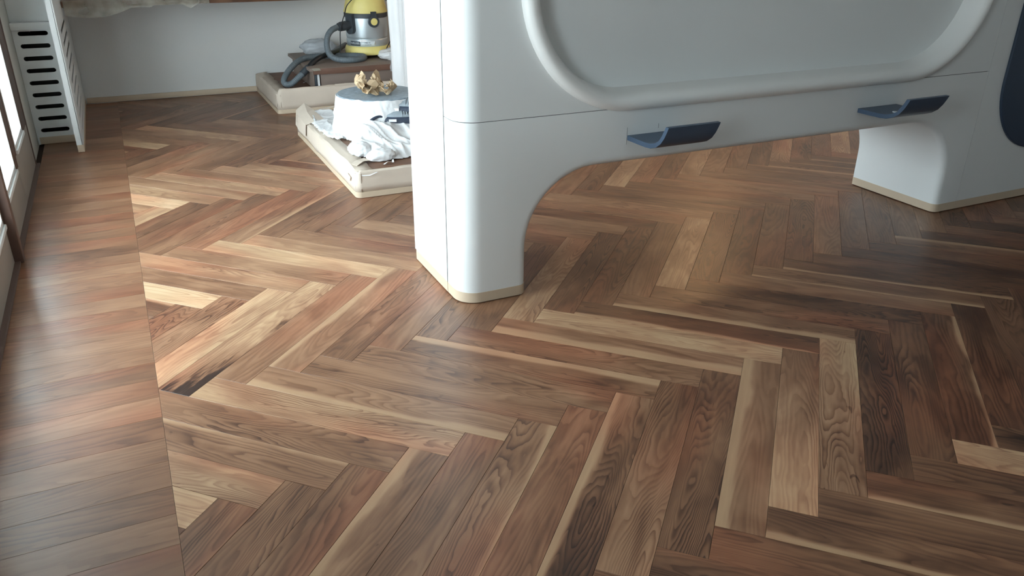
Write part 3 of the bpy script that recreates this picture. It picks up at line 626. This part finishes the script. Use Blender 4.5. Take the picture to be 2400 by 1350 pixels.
# torn cardboard at the far end of the near platform
flap('torn_flap', [[(1.070, 5.50, 0.07), (1.072, 5.70, 0.06), (1.078, 5.86, 0.07)], [(1.074, 5.48, 0.150), (1.080, 5.72, 0.158), (1.098, 5.90, 0.165)], [(1.13, 5.46, 0.172), (1.14, 5.72, 0.182), (1.17, 5.95, 0.20)], [(1.21, 5.42, 0.168), (1.205, 5.66, 0.176), (1.20, 5.80, 0.180)]], pf)
flap('torn_flap', [[(1.16, 5.845, 0.152), (1.25, 5.85, 0.168), (1.36, 5.86, 0.180), (1.44, 5.85, 0.192)], [(1.19, 5.78, 0.156), (1.27, 5.77, 0.180), (1.33, 5.80, 0.182), (1.42, 5.82, 0.205)]], pf)
flap('torn_flap', [[(1.10, 4.42, 0.155), (1.14, 4.46, 0.160), (1.20, 4.50, 0.158)], [(1.12, 4.36, 0.157), (1.17, 4.40, 0.168), (1.22, 4.43, 0.160)]], pf)
flap('torn_flap', [[(1.078, 4.44, 0.10), (1.074, 4.40, 0.11), (1.076, 4.35, 0.10)], [(1.078, 4.43, 0.08), (1.066, 4.40, 0.085), (1.072, 4.36, 0.075)]], pf, 'card', 0.002)
flap('cord_tie', [[(1.10, 4.262, 0.132), (1.16, 4.250, 0.132), (1.20, 4.245, 0.145)], [(1.10, 4.262, 0.127), (1.16, 4.246, 0.127), (1.205, 4.244, 0.143)]], pf, 'paperwhite', 0.002)
flap('torn_flap', [[(1.55, 6.560, 0.185), (1.64, 6.560, 0.185), (1.72, 6.561, 0.184)], [(1.55, 6.556, 0.205), (1.64, 6.555, 0.207), (1.71, 6.556, 0.205)]], pb)
# plinth ends where the wrap has slipped, scraps of paper on the decks
sc = random.Random(4)
for i, (x, y, z) in enumerate(((1.24, 6.80, 0.160), (1.40, 6.95, 0.160), (1.34, 4.40, 0.150), (1.30, 4.37, 0.150), (1.46, 6.72, 0.160))):
    a = sc.uniform(0, pi); l_ = 0.03; c_, s_ = math.cos(a)*l_, math.sin(a)*l_
    o = flap('paper_scrap', [[(x-c_, y-s_, z+0.002), (x, y, z+0.008), (x+c_, y+s_, z+0.003)], [(x-c_+s_*0.4, y-s_-c_*0.4, z+0.003), (x+s_*0.3, y-c_*0.3, z+0.012), (x+c_+s_*0.5, y+s_-c_*0.5, z+0.004)]], None, 'paperwhite', 0.001)
    tag(o, ['small white paper scrap near the corner of the far platform', 'white paper scrap beside the brown box on the far platform', 'torn white scrap on the near platform by the plastic', 'tiny white scrap at the front edge of the near platform', 'white paper scrap behind the cardboard lip under the hose'][i], 'paper scrap', 'paper scraps on the platforms')

# ------------------------------------------------------------------ brown box with overhanging top
bx_ = thing('wooden_box', (1.9, 7.0, 0.158), 'low brown wooden box with red-brown front edge under the vacuum', 'box')
box('top_board', 1.372, 2.40, 6.625, 7.50, 0.302, 0.326, 'greybrown', bx_, 0.002)
box('front_edge', 1.40, 2.40, 6.619, 6.626, 0.278, 0.324, 'redwood', bx_, 0.001)
box('front_panel', 1.46, 2.40, 6.64, 6.655, 0.162, 0.302, 'greybrown', bx_, 0.001)
box('side_panel', 1.40, 1.412, 6.66, 7.45, 0.162, 0.302, 'greybrown', bx_, 0.001)
box('white_edge', 1.432, 1.450, 6.642, 6.648, 0.162, 0.285, 'paperwhite', bx_)
box('corner_post', 1.412, 1.432, 6.64, 6.66, 0.162, 0.302, 'dark', bx_, 0.001)
flap('tape', [[(1.385, 6.61, 0.329), (1.42, 6.615, 0.330), (1.45, 6.617, 0.328)], [(1.40, 6.60, 0.310), (1.435, 6.605, 0.312), (1.46, 6.612, 0.310)]], bx_, 'oldfilm', 0.001)

# ------------------------------------------------------------------ wet and dry vacuum cleaner
VC = (2.003, 7.12, 0.0)
vac = thing('vacuum_cleaner', (VC[0], VC[1], 0.326), 'yellow and steel wet and dry vacuum cleaner on the brown box', 'vacuum cleaner')
for a in (40, 140, 220, 320):
    lathe('caster', [(0, 0), (0.024, 0), (0.028, 0.006), (0.028, 0.026), (0, 0.028)], (VC[0]+0.145*math.cos(math.radians(a)), VC[1]+0.145*math.sin(math.radians(a)), 0.3265), 'black', vac, 16)
lathe('base', [(0, 0.350), (0.170, 0.350), (0.190, 0.354), (0.197, 0.364), (0.196, 0.392), (0.190, 0.410), (0.183, 0.420), (0.175, 0.424), (0, 0.424)], VC, 'yellow', vac, 64)
drum = lathe('steel_drum', [(0.174, 0.420), (0.177, 0.424), (0.178, 0.474), (0.1765, 0.480), (0.173, 0.484), (0.173, 0.487), (0.1765, 0.491), (0.178, 0.498), (0.181, 0.660), (0.181, 0.70), (0, 0.70)], VC, 'steel', vac, 64)
lathe('rim_band', [(0.1815, 0.656), (0.186, 0.658), (0.187, 0.690), (0.183, 0.696), (0.1815, 0.696)], VC, 'dark', vac, 64)
lathe('head', [(0, 0.69), (0.184, 0.694), (0.188, 0.699), (0.187, 0.708), (0.180, 0.722), (0.176, 0.75), (0.165, 0.79), (0.145, 0.83), (0.12, 0.86), (0.07, 0.878), (0, 0.882)], VC, 'yellow', vac, 64)
def latch(az):
    a = math.radians(az); d = Vector((math.cos(a), math.sin(a), 0)); s_ = Vector((-math.sin(a), math.cos(a), 0)); c = Vector((VC[0], VC[1], 0))
    bm = bmesh.new()
    ol = arc(0, 0.631, 0.048, 150, 390, 16)+[(0.024, 0.675), (0.023, 0.712), (-0.023, 0.712), (-0.024, 0.675)]
    extrude_poly(bm, ol, lambda u, v, q: tuple(c+d*q+s_*u+Vector((0, 0, v))), 0.176, 0.200)
    o = from_bm('latch', bm, 'dark', vac, True, 30)
    bm = bmesh.new(); extrude_poly(bm, arc(0, 0.631, 0.029, 0, 345, 23), lambda u, v, q: tuple(c+d*q+s_*u+Vector((0, 0, v))), 0.198, 0.206)
    b2 = from_bm('button', bm, 'yellow', o, True, 30)
latch(-86); latch(94)
# carrying handle bracket on the right
tube('handle_bracket', catmull([(VC[0]+0.187, 7.02, 0.69), (VC[0]+0.198, 7.03, 0.70), (VC[0]+0.2, 7.05, 0.73), (VC[0]+0.188, 7.06, 0.755)], 5), 0.011, 'dark', vac)
# inlet housing on the left
bm = bmesh.new()
ol = arc(0, 0.565, 0.038, 180, 360, 10)+[(0.036, 0.69), (-0.036, 0.69)]
a = math.radians(212); d = Vector((math.cos(a), math.sin(a), 0)); s_ = Vector((-math.sin(a), math.cos(a), 0)); c = Vector((VC[0], VC[1], 0))
extrude_poly(bm, ol, lambda u, v, q: tuple(c+d*q+s_*u+Vector((0, 0, v))), 0.165, 0.215); from_bm('inlet_housing', bm, 'dark', vac, True, 40)
inl = Vector((VC[0], VC[1], 0.605))+d*0.20; nxt = Vector((1.71, 6.98, 0.593))
tube('inlet_spigot', [inl, inl.lerp(nxt, 0.55), nxt.lerp(inl, 0.1)], 0.034, 'dark', vac, 14)
tube('inlet_collar', [inl.lerp(nxt, 0.35), inl.lerp(nxt, 0.75)], 0.039, 'dark', vac, 14)
hp = [tuple(nxt), (1.654, 6.95, 0.575), (1.61, 6.92, 0.532), (1.592, 6.9, 0.467), (1.597, 6.87, 0.401), (1.626, 6.83, 0.368), (1.678, 6.80, 0.354), (1.744, 6.78, 0.352), (1.816, 6.79, 0.352), (1.885, 6.84, 0.352),
      (1.90, 6.93, 0.352), (1.83, 7.0, 0.352), (1.70, 7.04, 0.352), (1.56, 7.06, 0.353), (1.44, 7.02, 0.354), (1.345, 6.95, 0.335), (1.265, 6.88, 0.292), (1.205, 6.82, 0.240), (1.190, 6.79, 0.205), (1.212, 6.765, 0.190), (1.251, 6.75, 0.203), (1.306, 6.75, 0.245), (1.352, 6.755, 0.278)]
hpp = catmull(hp, 22)
tube('hose', hpp, 0.0245, 'hose', vac, 12, lambda i: 0.0248 if i % 4 < 2 else 0.0232)
tube('hose_cuff', catmull([(1.335, 6.752, 0.266), (1.365, 6.76, 0.290), (1.395, 6.772, 0.312)], 6), 0.0285, 'dark', vac, 14)
tube('suction_pipe', catmull([(1.392, 6.77, 0.309), (1.441, 6.80, 0.347), (1.503, 6.85, 0.371), (1.574, 6.92, 0.380), (1.691, 7.05, 0.384), (1.80, 7.27, 0.384), (1.88, 7.42, 0.384)], 8), 0.022, 'black', vac, 12)
tube('power_cord', catmull([(1.90, 7.0, 0.84), (1.841, 6.97, 0.801), (1.801, 6.97, 0.758), (1.775, 6.95, 0.70), (1.754, 6.95, 0.649), (1.726, 6.94, 0.575), (1.717, 6.93, 0.506), (1.715, 6.93, 0.436), (1.703, 6.93, 0.39)], 6), 0.0042, 'black', vac, 7)
tube('power_cord', catmull([(2.13, 7.02, 0.81), (2.169, 7.0, 0.785), (2.183, 6.98, 0.741), (2.195, 7.0, 0.68), (2.19, 6.97, 0.60), (2.165, 6.96, 0.533), (2.16, 6.95, 0.467), (2.124, 6.93, 0.418), (2.085, 6.90, 0.36), (2.054, 6.89, 0.331)], 6), 0.0042, 'black', vac, 7)
# stickers and lettering bent round the drum
def on_drum(name, az0, az1, z0, z1, rad, mat, parent):
    k = 8; V = []; F = []
    for i in range(k+1):
        a = math.radians(az0+(az1-az0)*i/k)
        for z in (z0, z1): V.append((VC[0]+rad*math.cos(a), VC[1]+rad*math.sin(a), z))
    for i in range(k): F.append((2*i, 2*i+2, 2*i+3, 2*i+1))
    o = mk(name, V, F, mat, parent, True); s_ = o.modifiers.new('thick', 'SOLIDIFY'); s_.thickness = 0.0006; return o
def text_on_drum(body, az_c, z, size, rad, mat, parent):
    cu = bpy.data.curves.new('lettering', 'FONT'); cu.body = body; cu.size = size; cu.align_x = 'CENTER'; cu.extrude = 0.0002
    tmp = bpy.data.objects.new('tmp', cu); COL.objects.link(tmp)
    me = bpy.data.meshes.new_from_object(tmp.evaluated_get(bpy.context.evaluated_depsgraph_get()))
    bpy.data.objects.remove(tmp); off = base_of(parent)
    for v in me.vertices:
        a = math.radians(az_c)+v.co.x/rad; rr = rad+v.co.z
        v.co = Vector((VC[0]+rr*math.cos(a), VC[1]+rr*math.sin(a), z+v.co.y))-off
    return link('lettering', me, mat, parent)
on_drum('name_plate', -158, -126, 0.432, 0.468, 0.1785, 'label', drum)
text_on_drum('KARCHER', -142, 0.447, 0.020, 0.1795, 'print', drum)
on_drum('name_plate_line', -156, -127, 0.4425, 0.4445, 0.1795, 'print', drum)
on_drum('rating_sticker', -125, -82, 0.428, 0.470, 0.1785, 'silver', drum)
text_on_drum('1400 W', -106, 0.452, 0.016, 0.1792, 'label', drum)
text_on_drum('220-240 V  CE', -104, 0.437, 0.009, 0.1792, 'label', drum)

# ------------------------------------------------------------------ drum wrapped in plastic
DC = (1.49, 5.13)
dr = thing('wrapped_drum', (DC[0], DC[1], 0.148), 'round drum wrapped in white plastic with mottled blue-grey top', 'drum')
DR = 0.262
lathe('drum_body', [(0, 0.150), (DR-0.01, 0.150), (DR-0.006, 0.39), (0, 0.392)], (DC[0], DC[1], 0), 'silver', dr, 48)
lathe('lid', [(0, 0.392), (DR-0.004, 0.392), (DR, 0.397), (DR-0.003, 0.404), (DR-0.014, 0.406), (0, 0.404)], (DC[0], DC[1], 0), 'mottle', dr, 64)
# pleated wrapping, flaring out towards the deck
V = []; F = []; na, nz = 160, 26
for j in range(nz+1):
    t_ = j/nz
    for i in range(na):
        a = 2*pi*i/na
        fold = 0.5+0.5*noise.noise(Vector((math.cos(a)*6.5, math.sin(a)*6.5, t_*0.7+2)))
        fold2 = noise.noise(Vector((math.cos(a)*15, math.sin(a)*15, t_*1.8+7)))
        toward = max(0.0, math.cos(a-math.radians(-62)))
        flare = (t_**2.2)*(0.012+0.10*toward)*(0.5+fold)
        r_ = DR+0.006+flare+0.032*t_**0.6*fold+0.020*t_**0.5*(1-abs(2*fold2))**2
        z = 0.4005-(0.4005-0.156)*t_+0.010*noise.noise(Vector((math.cos(a)*5, math.sin(a)*5, 3)))*(1-t_)
        x_, y_ = DC[0]+r_*math.cos(a), DC[1]+r_*math.sin(a)
        V.append((x_, y_, z))
for j in range(nz):
    for i in range(na): F.append((j*na+i, (j+1)*na+i, (j+1)*na+(i+1) % na, j*na+(i+1) % na))
mk('plastic_wrap', V, F, 'film', dr, True)

def crumple(x, y, s_=1.0, seed=0.0):
    v = 0
    for o_ in range(4):
        f_ = s_*(1.9**o_); v += (1-abs(2*noise.noise(Vector((x*f_+seed, y*f_*1.07-seed, seed*0.7+o_)))))*0.5**o_
    return v/1.9
def sheet(name, label, outline, zfun, mat, nx=60, ny=60, group='loose plastic sheets', cat='plastic sheet'):
    """crumpled sheet over a region bounded by an outline polygon (x,y)"""
    xs = [p[0] for p in outline]; ys = [p[1] for p in outline]; x0, x1, y0, y1 = min(xs), max(xs), min(ys), max(ys)
    def inside(px, py):
        c_ = False
        for i in range(len(outline)):
            (ax, ay), (bx2, by) = outline[i], outline[i-1]
            if (ay > py) != (by > py) and px < (bx2-ax)*(py-ay)/(by-ay)+ax: c_ = not c_
        return c_
    def dist(px, py):
        d_ = 9
        for i in range(len(outline)):
            a_, b_ = Vector(outline[i]), Vector(outline[i-1]); p = Vector((px, py)); ab = b_-a_; t_ = max(0, min(1, (p-a_).dot(ab)/max(1e-9, ab.length_squared))); d_ = min(d_, (p-a_-ab*t_).length)
        return d_
    V = []; F = []; idx = {}
    for i in range(nx+1):
        for j in range(ny+1):
            x = x0+(x1-x0)*i/nx; y = y0+(y1-y0)*j/ny
            if inside(x+0.012*noise.noise(Vector((x*25, y*25, 1))), y+0.012*noise.noise(Vector((x*25, y*25, 8)))):
                idx[i, j] = len(V); V.append((x, y, zfun(x, y, dist(x, y))))
    for i in range(nx):
        for j in range(ny):
            q = [(i, j), (i+1, j), (i+1, j+1), (i, j+1)]
            if all(k_ in idx for k_ in q): F.append(tuple(idx[k_] for k_ in q))
    o = mk(name, V, F, mat, None, True); s_ = o.modifiers.new('thick', 'SOLIDIFY'); s_.thickness = 0.0012
    tag(o, label, cat, group); return o
def folds(x, y, f1=9.0, f2=2.2, seed=0.0, ang=-0.35):
    u = x*math.sin(ang)+y*math.cos(ang); v = x*math.cos(ang)-y*math.sin(ang)
    w_ = 0.05*noise.noise(Vector((x*6, y*6, seed+3)))
    a_ = 1-abs(2*noise.noise(Vector(((v+w_)*f1, u*f2, seed)))); b_ = 1-abs(2*noise.noise(Vector(((v-w_)*f1*2.1, u*f2*2.3, seed+7)))); c_ = noise.noise(Vector((x*4, y*4, seed+11)))
    return a_**3*0.7+b_**3*0.3+0.5*c_
def heap(x, y, d):
    b_ = 0.153+min(d, 0.05)*0.5
    hgt = 0.030*math.exp(-((x-1.66)**2/0.06+(y-4.82)**2/0.03))+0.07*math.exp(-((x-1.36)**2/0.03+(y-4.78)**2/0.02))+0.008
    return b_+(hgt+0.03*max(0.0, min(1.0, (y-4.42)/0.4)))*min(1, d/0.06)+min(1, d/0.03)*0.026*folds(x, y, 9.0, 2.4, 3.0)
sheet('plastic_sheet', 'heap of crumpled white plastic film in front of the wrapped drum',
      [(1.17, 4.73), (1.21, 4.84), (1.28, 4.90), (1.40, 4.87), (1.60, 4.88), (1.865, 4.92), (1.87, 4.45), (1.62, 4.43), (1.48, 4.44), (1.40, 4.42), (1.30, 4.41), (1.24, 4.46), (1.20, 4.56), (1.16, 4.64)], lambda x, y, d: max(0.1535, heap(x, y, d)), 'film', 100, 80)
sheet('plastic_sheet', 'thin white plastic sheet lying flat on the near platform left of the drum',
      [(1.115, 5.54), (1.19, 5.78), (1.31, 5.79), (1.35, 5.70), (1.31, 5.44), (1.245, 5.32), (1.215, 5.20), (1.22, 5.08), (1.20, 4.96), (1.155, 4.93), (1.12, 5.04), (1.10, 5.20), (1.105, 5.39)],
      lambda x, y, d: 0.165+0.016*max(0, folds(x, y, 8.0, 3.0, 9.0, 0.5))+0.008*min(1, d/0.02), 'film', 50, 90)
# crumpled bags at the front of the heap
def bag(name, c, rx, ry, rz, label, seed, mat='film', cat='plastic bag', amp=0.42, group=None, sub=4, flat=False):
    bm = bmesh.new(); bmesh.ops.create_icosphere(bm, subdivisions=sub, radius=1.0)
    for v in bm.verts:
        p = v.co.normalized(); q = 0
        for o_ in range(4): q += (1-2*abs(noise.noise(p*(1.5*1.9**o_)+Vector((seed, seed*2, o_)))))*0.55**o_
        v.co = p*(1-amp*0.5+amp*0.36*q)
        v.co = Vector((c[0]+v.co.x*rx, c[1]+v.co.y*ry, max(c[2]-rz*0.78, c[2]+v.co.z*rz)))
    o = from_bm(name, bm, mat, None, not flat, None); tag(o, label, cat, group); return o
bag('plastic_bag', (1.205, 4.60, 0.190), 0.07, 0.085, 0.046, 'crumpled white plastic bag at the left end of the heap', 2.0)
bag('plastic_bag', (1.29, 4.445, 0.182), 0.09, 0.05, 0.040, 'small twisted white plastic bag nearest the torn cardboard corner', 5.0)
# crumpled brown paper on the drum
kp = thing('crumpled_paper', (1.44, 5.08, 0.405), 'large crumpled brown kraft paper lying on the wrapped drum', 'paper')
rk = random.Random(8)
def crumpled(name, c, size, seed, parent, mat='paper', sq=(1, 1, 1)):
    n_ = 15; V = []; F = []
    for i in range(n_+1):
        for j in range(n_+1):
            u, v = i/n_*2-1, j/n_*2-1
            a = u*2.3+0.5*noise.noise(Vector((u*1.2+seed, v*1.2, 1))); r_ = 0.62+0.28*v+0.42*noise.noise(Vector((u*1.9, v*1.9+seed, 4)))
            x = r_*math.sin(a)*0.9+0.25*v+0.35*noise.noise(Vector((u*2.2, v*2.2, seed+9)))
            y = v*0.55-0.25*math.cos(a)+0.45*noise.noise(Vector((u*2.1+3, v*2.1, seed+5)))
            z = 0.55-r_*math.cos(a)*0.75+0.45*noise.noise(Vector((u*2.4, v*2.4+6, seed+2)))
            V.append([c[0]+x*size*sq[0], c[1]+y*size*sq[1], c[2]+z*size*sq[2]])
    zm = min(p[2] for p in V); V = [(p[0], p[1], p[2]-zm+0.4065) for p in V]
    for i in range(n_):
        for j in range(n_):
            k_ = i*(n_+1)+j; F.append((k_, k_+n_+1, k_+n_+2)); F.append((k_, k_+n_+2, k_+1))
    o = mk(name, V, F, mat, parent); s_ = o.modifiers.new('thick', 'SOLIDIFY'); s_.thickness = 0.0012; return o
crumpled('folded_sheet', (1.41, 5.06, 0.41), 0.10, 1.0, kp, sq=(1, 1, 0.95))
crumpled('folded_sheet', (1.52, 5.05, 0.41), 0.078, 6.0, kp, sq=(1, 1, 0.9))
crumpled('folded_sheet', (1.44, 5.12, 0.41), 0.095, 3.0, kp, sq=(0.9, 1, 0.95))

# knee pads lying on the drum wrap
def knee_pad(c, rot, tilt, label):
    t = thing('knee_pad', c, label, 'knee pad', 'knee pads on the plastic'); t.rotation_euler = (tilt, 0, rot); ROOT[t.name] = (0, 0, 0)
    def shellm(name, rx, ry, h0, h1, mat, dome):
        bm = bmesh.new(); k = 28; rings = []
        lev = [(1.0, h0), (1.04, h0+(h1-h0)*0.35), (0.97, h0+(h1-h0)*0.7), (0.80, h1)]+([(0.55, h1+dome*0.7), (0.28, h1+dome*0.95)] if dome else [(0.5, h1+0.002)])
        for sc_, z in lev:
            rings.append([bm.verts.new((rx*sc_*math.copysign(abs(math.cos(2*pi*i/k))**0.75, math.cos(2*pi*i/k)), ry*sc_*math.copysign(abs(math.sin(2*pi*i/k))**0.75, math.sin(2*pi*i/k))*(1+0.22*math.cos(2*pi*i/k)), z)) for i in range(k)])
        for a_, b_ in zip(rings, rings[1:]):
            for i in range(k): bm.faces.new((a_[i], a_[(i+1) % k], b_[(i+1) % k], b_[i]))
        bm.faces.new(rings[0][::-1]); bm.faces.new(rings[-1])
        return from_bm(name, bm, mat, t, True, 50)
    shellm('foam_body', 0.115, 0.078, 0.0, 0.042, 'padnavy', 0)
    cap = shellm('hard_cap', 0.095, 0.062, 0.038, 0.058, 'padgrey', 0.014)
    for i in range(5):
        x = 0.01+0.016*i
        P = [(x, -0.064+0.002*i, 0.044), (x, -0.05, 0.064), (x, -0.02, 0.0735-0.002*i), (x, 0.02, 0.0735-0.002*i), (x, 0.05, 0.062)]
        tube('rib', P, 0.0035, 'padgrey', cap, 6)
    V = [(-0.075, -0.0775, 0.018), (-0.028, -0.0825, 0.018), (-0.028, -0.0815, 0.034), (-0.075, -0.076, 0.034)]
    o = mk('tag', V, [(0, 1, 2, 3)], 'paperwhite', t); s_ = o.modifiers.new('thick', 'SOLIDIFY'); s_.thickness = 0.003; s_.offset = 1
    return t
k1 = knee_pad((1.545, 4.86, 0.266), math.radians(-12), 0.0, 'dark navy knee pad with strap, the lower one on the plastic')
V, F = tube_data(catmull([(-0.085, -0.03, 0.035), (-0.13, -0.035, 0.045), (-0.165, -0.045, 0.036), (-0.185, -0.05, 0.022)], 6), 0.009, 8, lambda i: 0.006+0.006*i/18)
o = mk('strap', V, F, 'padnavy', k1, True)
k2 = knee_pad((1.60, 4.90, 0.325), math.radians(-28), 0.06, 'dark navy knee pad with grey ribbed cap, resting on top of the other')
V, F = tube_data(catmull([(0.06, 0.02, 0.05), (0.072, 0.03, 0.09), (0.07, 0.03, 0.125)], 6), 0.009, 8)
mk('strap', V, F, 'padgrey', k2, True)
# folded plastic carrying the pads
bag('plastic_bundle', (1.66, 4.93, 0.195), 0.185, 0.13, 0.058, 'bulging white plastic bundle carrying the two knee pads', 9.0, 'film', 'plastic sheet', 0.30)

# hanging clear film behind the divider
def curtain(name, x0, y0, x1, y1, z0, z1, mat, label, seed, cat='plastic sheet', amp=0.05, nx=70, nz=40, spread=0.0):
    V = []; F = []
    d = Vector((x1-x0, y1-y0, 0)); L = d.length; d.normalize(); nrm = Vector((-d.y, d.x, 0))
    for i in range(nx+1):
        for j in range(nz+1):
            u, v = i/nx, j/nz
            off = amp*(noise.noise(Vector((u*L*7+seed, v*1.2, seed)))+0.4*noise.noise(Vector((u*L*20, v*4, seed+3))))*(1.2-0.5*v)
            edge = 0.035*noise.noise(Vector((v*3.0, seed, 2)))
            p = Vector((x0, y0, 0))+d*(u*L+edge*(1-u)+spread*(1-v)**2*(u-1)*0)+nrm*off
            zb = z0+0.02*noise.noise(Vector((u*5, seed, 6)))
            V.append((p.x, p.y, zb+(z1-zb)*v))
    for i in range(nx):
        for j in range(nz): k_ = i*(nz+1)+j; F.append((k_, k_+nz+1, k_+nz+2, k_+1))
    o = mk(name, V, F, mat, None, True); tag(o, label, cat, 'loose plastic sheets'); return o
curtain('plastic_curtain', 1.975, 6.36, 2.45, 5.45, 0.012, 2.3, 'film', 'tall white plastic sheet hanging behind the left leg of the divider', 4.0)
curtain('plastic_sheet', 2.04, 6.60, 2.5, 6.56, 0.27, 0.42, 'clear', 'clear plastic film draped over the right end of the brown box', 14.0, amp=0.02)
bag('plastic_bundle', (2.16, 6.86, 0.368), 0.15, 0.13, 0.052, 'crumpled clear plastic beside the base of the vacuum', 12.0, 'film', 'plastic sheet', 0.35)
bag('plastic_bundle', (1.62, 7.36, 0.385), 0.16, 0.12, 0.075, 'crumpled clear plastic on the brown box behind the hose loop', 15.0, 'clear', 'plastic sheet', 0.35)

# ------------------------------------------------------------------ worktop across the far wall, with its dust sheet
wt = thing('worktop', (0.7, 7.2, 0.826), 'dark walnut worktop fixed along the far wall above the floor', 'worktop')
box('board', -0.306, 1.70, 6.88, 7.565, 0.826, 0.868, 'worktop', wt, 0.002)
# dust sheet hanging over its left end
V = []; F = []; nx, nz = 50, 14
for i in range(nx+1):
    u = i/nx; x = -0.295+u*1.0
    hang = 0.075*max(0.0, 1-((u-0.17)/0.30)**2) if u < 0.47 else 0
    hang = max(hang, 0.030*max(0.0, 1-abs(u-0.86)/0.06), 0.012 if u < 0.6 else 0.0)
    for j in range(nz+1):
        v = j/nz
        y = 6.875-0.012*noise.noise(Vector((u*9, v*2, 3)))-0.006; z = 0.876-(0.876-0.826+hang)*v
        V.append((x, y-0.008*v, z))
for i in range(nx):
    for j in range(nz): k_ = i*(nz+1)+j; F.append((k_, k_+1, k_+nz+2, k_+nz+1))
o = mk('dust_sheet', V, F, 'oldfilm', None, True); tag(o, 'dusty clear plastic sheet hanging over the left end of the worktop', 'plastic sheet', 'loose plastic sheets')

# ------------------------------------------------------------------ warm pendant lamp in the part of the room behind the divider
lp = thing('pendant_lamp', (5.3, 6.3, 2.7), 'white glass pendant lamp hanging behind the divider', 'lamp')
lathe('ceiling_rose', [(0, 2.70), (0.05, 2.70), (0.05, 2.685), (0.012, 2.67), (0, 2.67)], (5.3, 6.3, 0), 'mould', lp, 24)
tube('flex', [(5.3, 6.3, 2.68), (5.3, 6.3, 2.5), (5.3, 6.3, 2.36)], 0.004, 'black', lp, 8)
lathe('shade', [(0.018, 2.37), (0.10, 2.34), (0.15, 2.28), (0.152, 2.276), (0.10, 2.335), (0.018, 2.365)], (5.3, 6.3, 0), 'mould', lp, 40)
m, nt, b, out = newmat('warm_bulb'); b.inputs['Emission Color'].default_value = (1.0, 0.58, 0.27, 1); b.inputs['Emission Strength'].default_value = 40.0
M['bulb'] = m
lathe('bulb', [(0, 2.20), (0.022, 2.206), (0.034, 2.23), (0.030, 2.262), (0.016, 2.30), (0.014, 2.34), (0, 2.34)], (5.3, 6.3, 0), 'bulb', lp, 24)
ld = bpy.data.lights.new('lamp_light', 'POINT'); ld.energy = 5.5; ld.color = (1.0, 0.58, 0.27); ld.shadow_soft_size = 0.034
lo = bpy.data.objects.new('lamp_light', ld); COL.objects.link(lo); lo.parent = lp; lo.location = (0, 0, -0.53)
